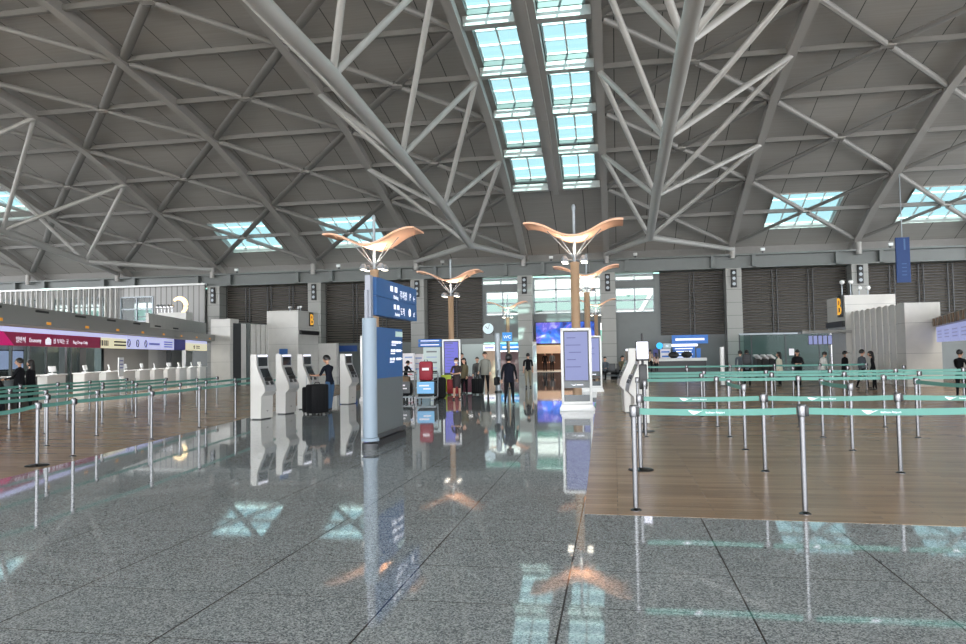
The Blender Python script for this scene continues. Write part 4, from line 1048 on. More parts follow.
# glass room and service counters under the right louvres
t = MB(); a, b_ = atY(740, 360, 58), atY(843, 360, 58)
t.add([(a.x, 58, 0), (b_.x, 58, 0), (b_.x, 58, 2.75), (a.x, 58, 2.75)], [(0, 1, 2, 3)]); o = t.build('wall_glass_right', greenglass, fix=False); struct(o, 'greenish glass partition under the right louvre')
for px in (740, 752, 786, 820, 843):
    q = atY(px, 360, 58); t = MB(); t.box((q.x, 58, 1.4), (.08, .12, 2.8)); struct(t.build('trim_glass_post', charcoal))
t = MB(); t.box(((a.x+b_.x)/2, 58, 2.8), (b_.x-a.x, .15, .12)); struct(t.build('trim_glass_rail', alu))
t = MB(); q = atY(791.5, 352, 57.9); t.box((0, 0, .3), (.36, .03, .5)); tag(t.build('hanging_notice', paper, None, (q.x, 57.85, q.z-.3)), 'white paper notice on the glass partition behind the person in a black hood', 'notice')
q = atZ(723, 386); r = empty('white_pole', (q.x, q.y, 0)); tag(r, 'white upright pole standing among the right barriers near the information desk', 'pole')
zz = atY(722.8, 347, q.y).z
t = MB(); t.lathe([(.2, 0), (.2, .03), (.1, .05)], n=14); t.build('foot', charcoal, r); t = MB(); t.lathe([(.095, .05), (.095, zz)], n=14); t.build('shaft', white, r)
for k, px in enumerate((757.5, 764.5, 771)):
    q = atY(px, 359, 44); r = empty('counter_machine', (q.x, 44, 0), .3); tag(r, '%s slanted white machine of three behind the man with the backpack' % ORD[k], 'machine', 'slanted white machines')
    t = MB(); t.box((0, 0, .55), (.3, .4, 1.1)); t.build('pedestal', charcoal, r)
    t = MB(); t.box((0, 0, 1.2), (.12, .5, .36), M=Matrix.Rotation(-.9, 3, 'Y'), ch=.02); t.build('head', white, r)
# hanging banner and floodlights
q = atY(902, 240, 53.2)
zb0, zb1 = atY(902, 282.5, 53.2).z, atY(902, 237.5, 53.2).z
r = empty('hanging_banner', (q.x, 53.2, zb0)); tag(r, 'narrow deep blue banner hanging on a cable from the roof at the right', 'banner')
t = MB(); t.box((0, 0, (zb1-zb0)/2), (.86, .16, zb1-zb0)); p = t.build('panel', mat('banner blue', (6, 52, 108), .6), r)
t = MB(); put_text(t, '1', .8, (0, -.085, (zb1-zb0)*.72), (1, 0, 0), mat('dim banner figure', (52, 92, 138), .5), 'C', .006); t.build('numeral', MATS['dim banner figure'], p)
t = MB()
for k in range(4): t.box((.05, -.083, .5+k*.25), (.3, .006, .06))
t.build('lettering', MATS['dim banner figure'], p)
t = MB(); t.tube([(0, 0, zb1-zb0), (.0, 0, zr(53.2)-zb0+.1)], .035, 6); t.build('cable', alu, r)
for k, x in enumerate(RIBX[4:12]):
    r = empty('floodlight', (x+2.35, 61.7, 9.37)); tag(r, 'small white floodlight on the wall beam beside the %s back wall pillar from the left' % ORD[k], 'lamp', 'floodlights on the back wall beam')
    t = MB(); t.box((0, 0, .1), (.12, .12, .2)); t.build('wall_mount', charcoal, r); t = MB(); t.box((0, -.1, .3), (.34, .2, .24), ch=.03); t.build('housing', white, r)

# downlights under the two check-in canopies and over the desk
for (pos, rz_, sx_, sy_, e_) in ((LP(2, -.3, 2.85), IRZ, 14, 1.0, 260), (LP(16, -.3, 2.85), IRZ, 14, 1.0, 260), (RP(4, .9, 2.35), rrz, 8, .8, 90)):
    L = bpy.data.lights.new('canopy_fill_light', 'AREA'); L.shape = 'RECTANGLE'; L.size = sx_; L.size_y = sy_; L.energy = e_; L.color = (1, .97, .92)
    lo = bpy.data.objects.new('canopy_fill_light', L); C.objects.link(lo); lo.location = pos; lo.rotation_euler = (0, 0, rz_)
L = bpy.data.lights.new('exit_light', 'AREA'); L.size = 4; L.energy = 160; L.color = (1, .85, .7)
lo = bpy.data.objects.new('exit_light', L); C.objects.link(lo); lo.location = (-3.9, 66.5, 2.75)
L = bpy.data.lights.new('shop_light', 'AREA'); L.shape = 'RECTANGLE'; L.size = 5; L.size_y = .6; L.energy = 45; L.color = (1, .97, .94)
lo = bpy.data.objects.new('shop_light', L); C.objects.link(lo); lo.location = (-11.5, 61.2, 3.6)

L = bpy.data.lights.new('office_light', 'AREA'); L.shape = 'RECTANGLE'; L.size = 12; L.size_y = 2; L.energy = 620; L.color = (.93, .97, 1)
lo = bpy.data.objects.new('office_light', L); C.objects.link(lo); lo.location = LP(-1, -5.5, 2.95); lo.rotation_euler = (0, 0, IRZ)
struct(ibox('wall_island', stone, SP(151, -3.6), SP(208, -3.6), -3.75, -3.95, 3.05, atP(180, 318.5, LP(0, -3.75), IN_).z), 'pale upper wall behind the far end of the canopy')
for px in (12, 30, 47, 62, 72):
    s_ = SP(px, -3.5); struct(ibox('trim_office_mullion', charcoal, s_-.06, s_+.06, -3.5, -3.6, 0, 3.0))
# ------------------------------------------------------------------ people
skin = mat('skin', (205, 160, 135), .5)
black_c = mat('black cloth', (20, 21, 25), .85, spec=.2); hair_m = mat('black hair', (20, 18, 18), .45); shoe_m = mat('black shoes', (22, 22, 22), .4)
eye_m = mat('eye dark', (20, 16, 14), .2); lip_m = mat('lips', (168, 100, 92), .5)
def skin_mesh(verts, edges, radii, root=0):
    me = bpy.data.meshes.new('rig'); me.from_pydata([tuple(v) for v in verts], edges, [])
    o = bpy.data.objects.new('rig', me); C.objects.link(o)
    o.modifiers.new('s', 'SKIN'); md = o.modifiers['s']; md.use_smooth_shade = True; md.branch_smoothing = .6
    for i, d in enumerate(me.skin_vertices[0].data): d.radius = (radii[i], radii[i]); d.use_root = (i == root)
    s = o.modifiers.new('u', 'SUBSURF'); s.levels = 1; s.render_levels = 1
    dg = bpy.context.evaluated_depsgraph_get(); dg.update()
    ev = o.evaluated_get(dg); m2 = ev.to_mesh()
    vs = [v.co.copy() for v in m2.vertices]; fs = [list(p.vertices) for p in m2.polygons]
    ev.to_mesh_clear(); bpy.data.objects.remove(o); bpy.data.meshes.remove(me)
    return vs, fs
PN = [0]
def person(loc, rz, label, h=1.72, top=black_c, bottom=black_c, hair='short', legs=((4, 0), (-4, 0)), arms=((5, 6, 15, 0), (-5, 6, 15, 0)),
           lean=0, turn=0, sit=False, sleeve=True, female=False, skirt=None, coat=None, mask=False, cap=None, group=None, nod=0, hairm=None):
    """facing local +Y; legs: (hip pitch, knee bend) right then left; arms: (pitch, abduction, elbow bend, inward turn)"""
    root = empty('person', loc, rz); tag(root, label, 'person', group)
    R_ = math.radians; s = h/1.75; k = .93 if female else 1.0
    rx = lambda v, a, piv: Matrix.Rotation(R_(a), 3, 'X') @ (v-piv) + piv
    pz = .50 if sit else .93
    pel = Vector((0, 0, pz+.03))
    V, E, Rd, zone = [], [], [], []
    def add(p, r, par=None):
        V.append(Vector(p)); Rd.append(r)
        if par is not None: E.append((par, len(V)-1))
        return len(V)-1
    up_ = lambda p: rx(Vector(p), -lean, pel)
    dz = pz-.93
    i_p = add((0, 0, .96+dz), .145*k)
    i_w = add(up_((0, 0, 1.12+dz)), .128*k, i_p)
    i_c = add(up_((0, .01, 1.29+dz)), .150*k, i_w)
    i_u = add(up_((0, -.005, 1.415+dz)), .11*k, i_c)
    i_n = add(up_((0, .0, 1.50+dz)), .054, i_u)
    i_h = add(up_((0, .015, 1.58+dz)), .055, i_n)
    segs = [(i_p, i_w, 't'), (i_w, i_c, 't'), (i_c, i_u, 't'), (i_u, i_n, 't'), (i_n, i_h, 's')]
    hands = []
    for sx, (pit, ab, el, inw) in zip((1, -1), arms):
        sh = add(up_((sx*.175*k, -.005, 1.405+dz)), .062*k, i_u)
        def dirv(p, a, iw): 
            d = Vector((sx*math.sin(R_(a)), math.sin(R_(p))*math.cos(R_(a)), -math.cos(R_(p))*math.cos(R_(a))))
            return Matrix.Rotation(R_(sx*iw), 3, 'Z') @ d
        d1 = dirv(pit, ab, 0); d2 = dirv(pit+el, ab*.4, inw)
        el_ = add(V[sh]+d1*.285, .043*k, sh); wr = add(V[el_]+d2*.235, .029*k, el_); pa = add(V[wr]+d2*.06, .033*k, wr); pe = add(V[wr]+d2*.095, .026*k, pa)
        segs += [(sh, el_, 'a'), (el_, wr, 'f'), (wr, pa, 's'), (pa, pe, 's')]
        hands.append((V[pe].copy(), d2, sx))
    for sx, (hp, kb) in zip((1, -1), legs):
        hi = add((sx*.085, 0, .90+dz), .098*k, i_p)
        d1 = Vector((sx*.03, math.sin(R_(hp)), -math.cos(R_(hp)))).normalized()
        kn = add(V[hi]+d1*.41, .062*k, hi); th = add(V[hi]+d1*.2, .088*k) ; 
        E.remove((hi, kn)); E.append((hi, th)); E.append((th, kn))
        d2 = Vector((0, math.sin(R_(hp-kb)), -math.cos(R_(hp-kb)))).normalized()
        ca = add(V[kn]+d2*.16, .054*k, kn); an = add(V[kn]+d2*.405, .038*k, ca)
        fa = R_(min(0, hp-kb)*.6)
        fd = Vector((sx*.1, math.cos(fa), math.sin(fa))).normalized()
        he = add(V[an]+d2*.045-fd*.03, .040, an); to = add(V[an]+d2*.055+fd*.16, .030, he)
        segs += [(hi, th, 'l'), (th, kn, 'l'), (kn, ca, 'c'), (ca, an, 'c'), (an, he, 'o'), (he, to, 'o')]
    vs, fs = skin_mesh(V, E, Rd)
    # flatten the trunk front to back
    out = []
    fw = up_((0, 1, .96+dz))-up_((0, 0, .96+dz))
    def near(p):
        best, bz, bt = 1e9, 't', None
        for a, b_, z in segs:
            A, B = V[a], V[b_]; d = B-A; u = max(0, min(1, (p-A).dot(d)/max(d.length_squared, 1e-9))); q = A+d*u
            L = (p-q).length/max(.02, Rd[a]*(1-u)+Rd[b_]*u)
            if L < best: best, bz, bt = L, z, q
        return bz, bt
    zs = []
    for v in vs:
        z, q = near(v); zs.append(z)
        if z == 't': v = v - fw*((v-q).dot(fw)*.28)
        out.append(v)
    low = min(v.z for v in out)
    legm = skin if skirt else bottom
    zm = {'t': top, 'a': top, 'f': top if sleeve else skin, 's': skin, 'l': bottom, 'c': legm, 'o': shoe_m}
    mb = MB()
    for m_ in (top, bottom, skin, shoe_m): mb._mi(m_)
    mb.v = list(out)
    for f in fs:
        c = sum((out[i] for i in f), Vector())/len(f); z, _ = near(c)
        mb.f.append(f); mb.m.append(mb._mi(zm[z])); mb.sm.append(True)
    # fingers and thumb
    for p, d, sx in hands:
        side = d.cross(Vector((0, 0, 1))); side = side.normalized() if side.length > .1 else Vector((0, 1, 0))
        palm = side.cross(d).normalized()
        for j_, (o_, L) in enumerate(((-.027, .062), (-.009, .074), (.009, .070), (.026, .055))):
            b0 = p+side*o_-d*.012; m0 = b0+d*L*.55+palm*.006; m1 = m0+d*L*.4+palm*.022
            mb.tube([b0, m0, m1], [.0095, .0085, .006], 6, skin)
        b0 = p-d*.06+side*(-.03); mb.tube([b0, b0+d*.035-side*.03, b0+d*.07-side*.034+palm*.012], [.011, .0095, .007], 6, skin)
    # head
    hc = up_((0, .022, 1.655+dz)); Mh = Matrix.Rotation(R_(turn), 3, 'Z') @ Matrix.Rotation(R_(-lean*.5-nod), 3, 'X')
    H_ = lambda x, y, z: hc + Mh @ (Vector((x, y, z+.012))*1.1)
    hb = MB(); hb.ball((0, 0, 0), (.074, .092, .115), n=16, k=12)
    hv = []
    for v in hb.v:
        t_ = max(0, -v.z/.115); v = Vector((v.x*(1-.22*t_), v.y*(1-.12*t_)+.012*t_, v.z)); hv.append(H_(*v))
    mb.add(hv, hb.f, skin, True)
    nb = MB(); nb.ball((0, .092, -.018), (.014, .02, .026), n=8, k=6); mb.add([H_(*v) for v in nb.v], nb.f, skin, True)
    for sx in (1, -1):
        eb = MB(); eb.ball((sx*.077, -.005, -.01), (.012, .022, .034), n=8, k=6); mb.add([H_(*v) for v in eb.v], eb.f, skin, True)
    body = mb.build('body', None, root, fix=False)
    for sx in (1, -1):
        eb = MB(); eb.ball((sx*.032, .081, .008), (.014, .010, .008), n=8, k=6); eb.v = [H_(*v) for v in eb.v]; eb.build('eye', eye_m, root)
    if mask:
        t = MB(); t.ball((0, .03, -.052), (.068, .072, .048), n=14, k=8); t.v = [H_(*v) for v in t.v]; t.build('face_mask', white, root)
    else:
        t = MB(); t.ball((0, .083, -.058), (.024, .010, .007), n=8, k=6); t.v = [H_(*v) for v in t.v]; t.build('mouth', lip_m, root)
    hm = hairm or hair_m
    if hair:
        g = {'curly': 1.27, 'bob': 1.1}.get(hair, 1.05)
        t = MB(); t.ball((0, -.012, .014), (.086*g, .102*g, .117*g), n=18, k=14)
        keep = []
        for f in t.f:
            c = sum((t.v[i] for i in f), Vector())/len(f)
            if not (c.y > .035 and c.z < .052) and not (c.z < (-.035 if hair == 'short' else -.10)): keep.append(f)
        t.m = [0]*len(keep); t.sm = [True]*len(keep); t.f = keep
        t.v = [H_(*v) for v in t.v]
        if hair == 'long':
            b_ = MB(); b_.ball((0, -.075, -.15), (.098, .05, .23), n=14, k=10); t.add([H_(*v) for v in b_.v], b_.f, None, True)
        if hair == 'bun':
            b_ = MB(); b_.ball((0, -.12, .02), (.045, .04, .045), n=10, k=8); t.add([H_(*v) for v in b_.v], b_.f, None, True)
        t.build('hair', hm, root)
    if cap:
        t = MB(); t.ball((0, -.005, .045), (.09, .106, .09), n=16, k=10)
        t.f = [f for f in t.f if sum(t.v[i].z for i in f)/len(f) > .04]; t.m = [0]*len(t.f); t.sm = [True]*len(t.f)
        t.box((0, .12, .045), (.13, .10, .012)); t.v = [H_(*v) for v in t.v]; t.build('cap', cap, root)
    def loft(name, rings, m_):
        t = MB(); n = 20; vv = []
        for (z, a, b_, yo) in rings:
            for j_ in range(n): an_ = 2*PI*j_/n; vv.append(up_((a*math.cos(an_), yo+b_*math.sin(an_), z+dz)) if z > .97 else Vector((a*math.cos(an_), yo+b_*math.sin(an_), z+dz)))
        ff = [(i*n+j_, i*n+(j_+1) % n, (i+1)*n+(j_+1) % n, (i+1)*n+j_) for i in range(len(rings)-1) for j_ in range(n)]
        t.add(vv, ff, None, True); t.build(name, m_, root)
    if skirt: loft('skirt', [(1.12, .135*k, .105, 0), (.98, .165*k, .13, 0), (.80, .18*k, .15, .005), (.56, .165*k, .16, .01)], skirt)
    if coat: loft('jacket', [(1.46, .11, .085, 0), (1.40, .175*k, .12, 0), (1.25, .178*k, .137, .005), (1.08, .162*k, .132, .005), (.92, .178*k, .15, 0), (.80, .185*k, .155, 0)], coat)
    root.scale = (s*1.1, s*1.12, s); root.location.z = loc[2]-low*s
    return root
def face(loc, tx, ty): return math.atan2(-(tx-loc[0]), ty-loc[1])
grey_j = mat('grey jacket', (134, 134, 126), .8); olive = mat('olive jacket', (86, 80, 58), .8); dgrey = mat('dark grey wool', (70, 70, 70), .85)
navy_c = mat('dark navy cloth', (17, 21, 33), .85, spec=.2); jeans = mat('blue jeans', (52, 84, 118), .8); khaki = mat('khaki trousers', (136, 128, 108), .8)
plum_c = mat('dark plum uniform', (44, 32, 36), .7); cream_c = mat('cream jacket', (214, 208, 190), .8); white_c = mat('white jacket', (216, 216, 212), .8); slate = mat('slate grey cloth', (82, 90, 98), .8)
def at0(px, py): q = atZ(px, py); return (q.x, q.y, 0)
def hgt(px, py, p): return max(1.35, min(1.9, atY(px, py, p[1]).z))
p = at0(509.5, 404.5); W1 = p
person(p, -.05, 'woman in black walking away down the aisle with a black shoulder bag', hgt(509, 355.5, p), black_c, black_c, 'curly', legs=((14, 4), (-10, 8)), arms=((12, 10, 10, 0), (-8, 12, 18, 0)), female=True, coat=navy_c)
p = at0(528.5, 387.5); person(p, .1, 'man in a black t-shirt and khaki trousers walking away in front of the exit', hgt(528, 354, p), black_c, khaki, 'short', legs=((8, 4), (-8, 8)), sleeve=False)
p = at0(457, 399.5); person(p, PI-.15, 'airline attendant in a dark plum dress and white mask with folded hands', hgt(456, 359, p), plum_c, plum_c, 'bun', arms=((22, 8, 62, 42), (22, 8, 62, 42)), female=True, skirt=plum_c, sleeve=False, mask=True)
p = at0(464.5, 394.5); person(p, PI-.5, 'traveller in an olive jacket standing just behind the attendant', hgt(466, 359, p), olive, black_c, 'short', arms=((18, 8, 50, 20), (5, 8, 12, 0)), coat=olive)
p = at0(462, 389); person(p, PI+.3, 'tall traveller in black seen over the shoulder of the olive jacket', hgt(461.5, 354.5, p)+.03, black_c, black_c, 'short')
p = at0(448.8, 391); person(p, .3, 'traveller in black with turned back standing left of the attendant', hgt(450, 361, p), black_c, black_c, 'short', lean=6)
p = at0(485.5, 393.2); person(p, PI-.1, 'man in a light grey jacket and black trousers facing the camera', hgt(484.5, 353, p), grey_j, black_c, 'short', arms=((8, 10, 30, 10), (5, 10, 20, 5)), coat=grey_j)
p = at0(477.6, 391); person(p, PI+.2, 'person in a long dark grey cardigan beside the man in the grey jacket', hgt(478, 358, p), dgrey, dgrey, 'short', coat=dgrey)
p = at0(330, 411); KM = p; person(p, 1.25, 'man in a dark blue polo shirt and jeans using the third kiosk', hgt(327, 356.5, p), navy_c, jeans, 'short', arms=((30, 8, 60, 5), (25, 8, 65, 5)), sleeve=False, nod=12, turn=5, lean=8)
p = at0(405.5, 391); person(p, -.6, 'person in dark clothes half hidden by the edge of the blue direction sign', hgt(402.5, 362, p), black_c, black_c, 'short', lean=14, arms=((30, 10, 40, 0), (30, 10, 40, 0)))
# left counters
pp = LP(SP(20, .95), .95); person(pp, IRZ+.1, 'person in a black coat with short hair standing at the left check-in counter', 1.68, black_c, black_c, 'short', coat=black_c, arms=((25, 8, 50, 10), (25, 8, 50, 10)))
pp = LP(SP(31, 1.0), 1.0); person(pp, IRZ-.1, 'woman in black with long hair standing beside the person in the black coat', 1.62, black_c, black_c, 'long', female=True, coat=black_c)
pp = LP(SP(3, 1.1), 1.1); person(pp, IRZ+.3, 'person in black bending at the left edge of the picture', 1.5, black_c, black_c, 'short', lean=25)
# beyond the right barriers
def far(px, py, Y, rz, label, hh=None, **kw):
    q = atY(px, py, Y); person((q.x, Y, .002), rz, label, hh or max(1.45, min(1.85, q.z)), **kw)
far(746.5, 351, 33.2, -.2, 'man with a dark backpack seen from behind beyond the right barriers', top=slate, bottom=black_c, lean=4)
far(740, 351.5, 35.2, -.4, 'person in grey standing next to the man with the backpack', top=slate, bottom=slate)
far(779, 354.5, 34, 1.2, 'woman with long hair and a cream jacket beyond the right barriers', top=cream_c, bottom=black_c, hair='long', female=True, coat=cream_c)
far(797, 351, 33, PI-.1, 'person in a puffy black jacket looking down beyond the right barriers', top=black_c, bottom=black_c, hair='long', coat=black_c, nod=25, arms=((25, 14, 60, 40), (25, 14, 60, 40)))
far(821, 353, 35, -1.2, 'person in a white jacket leaning at the counters beyond the right barriers', top=white_c, bottom=black_c, hair='short', coat=white_c, lean=15)
far(844.5, 352, 33.6, -1.4, 'person in black with a dark cap and white mask beyond the right barriers', top=black_c, bottom=black_c, hair='short', cap=black_c, mask=True, coat=black_c)
far(861.5, 350.5, 31.5, -1.3, 'man in slate grey walking past the right stone wall', top=slate, bottom=black_c, legs=((14, 4), (-10, 8)))
far(873.5, 355, 30.2, 1.2, 'woman with long dark hair next to the man in slate grey', top=black_c, bottom=black_c, hair='long', female=True, lean=8)
far(959.5, 351, 25.6, -1.0, 'man in black standing by the counters at the right edge', top=black_c, bottom=black_c, arms=((20, 8, 60, 10), (20, 8, 60, 10)))
# at the desk and on the seats
far(649.5, 350, 57.5, -.3, 'person in a beige top leaning on the information desk', top=mat('beige knit', (176, 150, 128), .8), bottom=black_c, lean=10)
far(656, 354, 57.8, .2, 'person in pink beige waiting at the information desk', top=mat('rose beige', (190, 156, 140), .8), bottom=black_c, hair='long', female=True)
# seats by the right-hand wall of the aisle
q = atZ(617.5, 381)
r = empty('waiting_bench', (q.x+.2, q.y, 0), .0); tag(r, 'grey metal waiting bench near the exit pillar', 'bench')
for k in range(3):
    t = MB(); t.box((-1.2+k*.62, 0, .44), (.56, .5, .04), ch=.015); t.v = [v-Vector((0, 0, .09)) for v in t.v]; t.build('seat', charcoal, r)
    t = MB(); t.box((-1.2+k*.62, .27, .72), (.56, .05, .5), ch=.015); t.build('backrest', charcoal, r)
t = MB(); t.tube([(-1.5, .05, .29), (.4, .05, .29)], .035, 8); t.build('beam', alu, r)
for x in (-1.1, 0): 
    t = MB(); t.tube([(x, .05, .29), (x, .05, .03)], .03, 8); t.box((x, .05, .02), (.08, .5, .04)); t.build('leg', alu, r)
person((q.x+.24, q.y-.1, 0), PI+.5, 'person in dark clothes sitting on the bench near the exit pillar', 1.68, olive, black_c, 'short', legs=((82, 82), (78, 80)), arms=((30, 6, 50, 20), (30, 6, 50, 20)), sit=True, lean=8)
person((q.x-.66, q.y-.1, 0), PI-.2, 'second sitter in grey on the bench near the exit pillar', 1.62, slate, black_c, 'short', legs=((82, 82), (78, 80)), arms=((30, 6, 50, 20), (30, 6, 50, 20)), sit=True)
# far people inside the exit passage
for k, (px, lab) in enumerate(((545, 'dim figure standing at the left inside the exit passage'), (552, 'dim figure beside the first one inside the exit passage'))):
    q = atY(px, 360, 66); person((q.x, 66, .01), PI, lab, 1.65, slate if k else black_c, black_c, 'short')

# ------------------------------------------------------------------ bags, suitcases and trolleys
def suitcase(loc, rz, label, m, w=.46, d=.28, h=.66, up=.3, group=None):
    r = empty('suitcase', loc, rz); tag(r, label, 'suitcase', group)
    t = MB(); t.box((0, 0, .045+h/2), (w, d, h), ch=.05); b_ = t.build('shell', m, r)
    for i in range(4):
        t = MB(); t.box((-w*.3+i*w*.2, -d/2-.004, .06+h/2), (.02, .012, h*.78)); t.build('rib', m, b_)
    for sx in (-1, 1):
        for sy in (-1, 1):
            t = MB(); t.lathe([(.028, -.014), (.032, -.008), (.032, .008), (.028, .014)], (sx*w*.38, sy*d*.34, .032), 12, axis='X'); t.build('wheel', dark, r)
    if up > 0:
        t = MB()
        t.tube([(-.1, d*.3, .05+h), (-.1, d*.3, .06+h+up), (.1, d*.3, .06+h+up), (.1, d*.3, .05+h)], .011, 8); t.build('telescopic_handle', alu, r)
    t = MB(); t.tube([(-.08, 0, .055+h), (-.06, 0, .095+h), (.06, 0, .095+h), (.08, 0, .055+h)], .014, 8); t.build('carry_handle', dark, r)
    return r
black_s = mat('black suitcase shell', (14, 15, 18), .6, spec=.2); lime = mat('lime suitcase', (176, 196, 36), .35); maroon_s = mat('maroon suitcase', (92, 28, 52), .4); red_s = mat('red suitcase', (140, 26, 34), .4)
p = at0(325, 413); suitcase((p[0]+.0, p[1]-.55, 0), .95, 'large black suitcase standing behind the man at the kiosk', black_s, .56, .34, .80, .0)
p = at0(311, 413.5); suitcase((p[0]+.05, p[1]-.1, 0), .95, 'black suitcase with raised handle next to the third kiosk', black_s, .46, .28, .72, .28)
p = at0(446.5, 393); suitcase((p[0], p[1], 0), .2, 'bright lime suitcase to the left of the attendant', lime, .42, .3, .72, .0)
p = at0(453, 395.5); suitcase((p[0]-.1, p[1]+.5, 0), -.1, 'red suitcase partly hidden behind the attendant', red_s, .46, .28, .58, .0)
p = at0(468.2, 393.3); suitcase((p[0], p[1], 0), .1, 'maroon suitcase with raised handle between the travellers', maroon_s, .43, .3, .66, .32)
p = at0(480.2, 393.6); suitcase((p[0]+.02, p[1]-.75, 0), -.1, 'black suitcase with a red strap in front of the person in the cardigan', black_s, .42, .28, .6, .2)
p = at0(611, 379.5); suitcase((p[0]+.25, p[1]-1.6, 0), .1, 'black suitcase standing in front of the waiting bench', black_s, .5, .3, .6, .0)
q = LP(0, 0)
cart_ad = mat('light blue cart panel', (110, 178, 226), .4)
def cart(loc, rz, label, ad, group='luggage carts in mid hall'):
    """front faces local -Y"""
    r = empty('luggage_cart', loc, rz); tag(r, label, 'luggage cart', group)
    t = MB()
    t.tube([(-.30, .45, .14), (-.34, -.42, .16), (.34, -.42, .16), (.30, .45, .14)], .022, 8)
    for i in range(5): t.tube([(-.26+i*.13, .45, .15), (-.28+i*.14, -.42, .17)], .012, 6)
    t.build('platform', alu, r)
    t = MB(); t.tube([(-.30, .45, .12), (-.31, .55, .95), (-.27, .60, 1.02), (.27, .60, 1.02), (.31, .55, .95), (.30, .45, .12)], .022, 8); t.build('handle_frame', alu, r)
    t = MB(); t.tube([(-.28, .60, 1.02), (.28, .60, 1.02)], .03, 8); t.build('grip', dark, r)
    t = MB()
    for z in (.72, .80, .88): t.tube([(-.27, .52, z), (-.24, .30, z), (.24, .30, z), (.27, .52, z)], .010, 6)
    t.build('basket', alu, r)
    t = MB(); t.box((0, -.45, .50), (.58, .03, .40)); a_ = t.build('advert_panel', ad, r)
    t = MB(); t.box((-.05, -.468, .57), (.34, .006, .05)); t.box((.05, -.468, .46), (.26, .006, .04)); t.build('advert_text', paper, a_)
    for x, y in ((-.29, -.34), (.29, -.34), (-.27, .42), (.27, .42)):
        t = MB(); t.lathe([(.05, -.02), (.062, -.012), (.062, .012), (.05, .02)], (x, y, .064), 14, axis='X'); t.build('wheel', dark, r)
        t = MB(); t.box((x, y, .12), (.03, .04, .06)); t.build('wheel_fork', alu, r)
    return r
p = at0(427.5, 401.5); CR = (p[0], p[1], 0); cart(CR, .12, 'luggage cart with a light blue advert panel and a red backpack on top', cart_ad)
# cargo on that cart
case2 = mat('dark grey case', (44, 46, 50), .6)
def flatbag(name, loc, rz, size, m, label, cat, pocket=None, grip=True):
    r = empty(name, loc, rz); tag(r, label, cat)
    t = MB(); t.box((0, 0, size[2]/2), size, ch=min(size)*.22); b_ = t.build('body', m, r)
    if grip: t = MB(); t.tube([(-size[0]*.15, 0, size[2]-.01), (-size[0]*.1, 0, size[2]+.05), (size[0]*.1, 0, size[2]+.05), (size[0]*.15, 0, size[2]-.01)], .012, 8); t.build('carry_handle', dark, r)
    if pocket:
        t = MB(); t.box((0, -size[1]/2-.012, size[2]*.3), (size[0]*.78, .03, size[2]*.4), ch=.01); t.build('front_pocket', m, r)
        t = MB(); t.box((0, -size[1]/2-.01, size[2]*.6), (size[0]*.5, .014, size[2]*.13)); t.build('name_patch', pocket, r)
        for sx in (-1, 1):
            t = MB(); t.tube([(sx*size[0]*.28, size[1]*.5, size[2]*.9), (sx*size[0]*.3, size[1]*.5+.05, size[2]*.55), (sx*size[0]*.28, size[1]*.5, size[2]*.1)], .016, 6); t.build('shoulder_strap', dark, r)
    return r
Rc = Matrix.Rotation(.12, 3, 'Z')
def on(base, x, y, z): v = Rc @ Vector((x, y, 0)); return (base[0]+v.x, base[1]+v.y, z)
flatbag('travel_case', on(CR, 0, -.05, .2), .12, (.62, .60, .52), case2, 'dark grey travel case lying on the cart under the red backpack', 'suitcase', None, False)
flatbag('backpack', on(CR, -.02, -.12, .73), .12, (.46, .30, .66), mat('crimson nylon', (140, 18, 40), .6), 'tall crimson backpack standing on the luggage cart', 'backpack', paper)
p = at0(409.5, 401); CL = (p[0]-.2, p[1], 0); cart(CL, .12, 'luggage cart loaded with dark cases next to the blue direction sign', mat('grey cart panel', (74, 78, 82), .5))
flatbag('travel_case', on(CL, 0, -.05, .196), .12, (.6, .58, .46), black_s, 'black travel case on the cart next to the blue direction sign', 'suitcase', None, False)
flatbag('cardboard_box', on(CL, -.0, -.1, .665), .12, (.46, .4, .2), mat('brown carton', (112, 92, 70), .8), 'small brown box on the black travel case', 'box')
p = at0(418, 396.5); suitcase((p[0], p[1]+.9, 0), .1, 'pale blue suitcase standing tall between the two luggage carts', mat('pale blue shell', (166, 192, 204), .35), .52, .32, 1.0, .0)
p = at0(438, 399); flatbag('travel_case', (p[0], p[1]+.3, .0), .1, (.42, .5, .78), black_s, 'black case standing on the floor between the cart and the lime suitcase', 'suitcase')
p = at0(602.5, 380.5); r = cart((p[0]-.3, p[1], 0), .4, 'luggage cart with a pink bag near the exit pillar', MATS['grey cart panel'], None)
flatbag('bag', (p[0]-.3, p[1], .2), .4, (.5, .55, .45), mat('dusty pink fabric', (176, 110, 118), .7), 'dusty pink bag on the luggage cart near the exit pillar', 'bag')
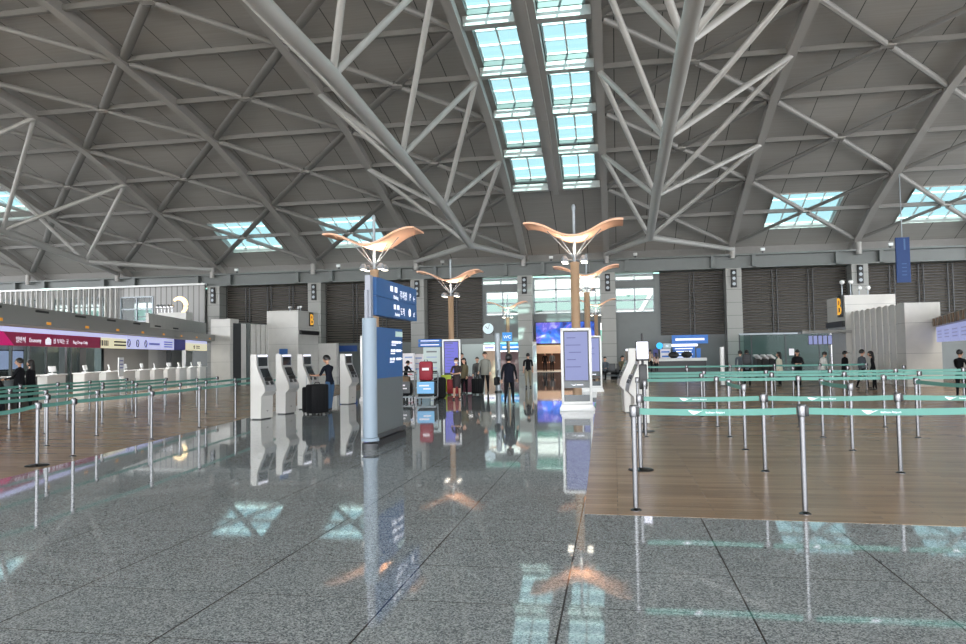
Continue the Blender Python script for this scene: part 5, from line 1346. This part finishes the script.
# shoulder bag and backpack that people carry
r = empty('shoulder_bag', (W1[0]-.40, W1[1]+.06, .60), -.05); tag(r, 'black shoulder bag hanging at the hip of the woman in black', 'bag')
t = MB(); t.box((0, 0, .14), (.14, .34, .26), ch=.05); t.build('body', black_s, r)
t = MB(); t.tube([(.0, -.10, .25), (.03, -.09, .42), (.05, .0, .50), (.03, .09, .42), (0, .10, .25)], .012, 6); t.build('hanging_strap', dark, r)
q = atY(746.5, 351, 33.2); flatbag('backpack', (q.x-.04, 32.93, .98), -.2, (.34, .2, .46), case2, 'dark backpack on the back of the man beyond the right barriers', 'backpack', case2)
# ------------------------------------------------------------------ light: hazy sky, brighter around the sun, and the sun itself
sd = Vector((-.10, .84, -.53)).normalized()
W = bpy.data.worlds.new('sky'); S.world = W; W.use_nodes = True; nt = W.node_tree
bg = nt.nodes['Background']; bg.inputs['Color'].default_value = (.93, .96, 1.0, 1)
tc = nt.nodes.new('ShaderNodeTexCoord'); dp = nt.nodes.new('ShaderNodeVectorMath'); dp.operation = 'DOT_PRODUCT'; dp.inputs[1].default_value = tuple(-sd)
nt.links.new(tc.outputs['Generated'], dp.inputs[0])
mr = nt.nodes.new('ShaderNodeMapRange'); mr.inputs['From Min'].default_value = .2; mr.inputs['From Max'].default_value = 1.0
mr.inputs['To Min'].default_value = 2.6; mr.inputs['To Max'].default_value = 9.0; mr.interpolation_type = 'SMOOTHSTEP'
nt.links.new(dp.outputs['Value'], mr.inputs['Value']); nt.links.new(mr.outputs['Result'], bg.inputs['Strength'])
sun = bpy.data.lights.new('sun', 'SUN'); sun.energy = 24.0; sun.angle = .01; sun.color = (1, .93, .82)
so = bpy.data.objects.new('sun', sun); C.objects.link(so)
so.rotation_euler = sd.to_track_quat('-Z', 'Y').to_euler()
S.view_settings.view_transform = 'Standard'; S.view_settings.look = 'None'; S.view_settings.gamma = 1.0
S.view_settings.use_curve_mapping = False; S.view_settings.exposure = 0.2
S.cycles.use_denoising = True
S.cycles.max_bounces = 8; S.cycles.diffuse_bounces = 4; S.cycles.transparent_max_bounces = 16
S.cycles.sample_clamp_indirect = 8
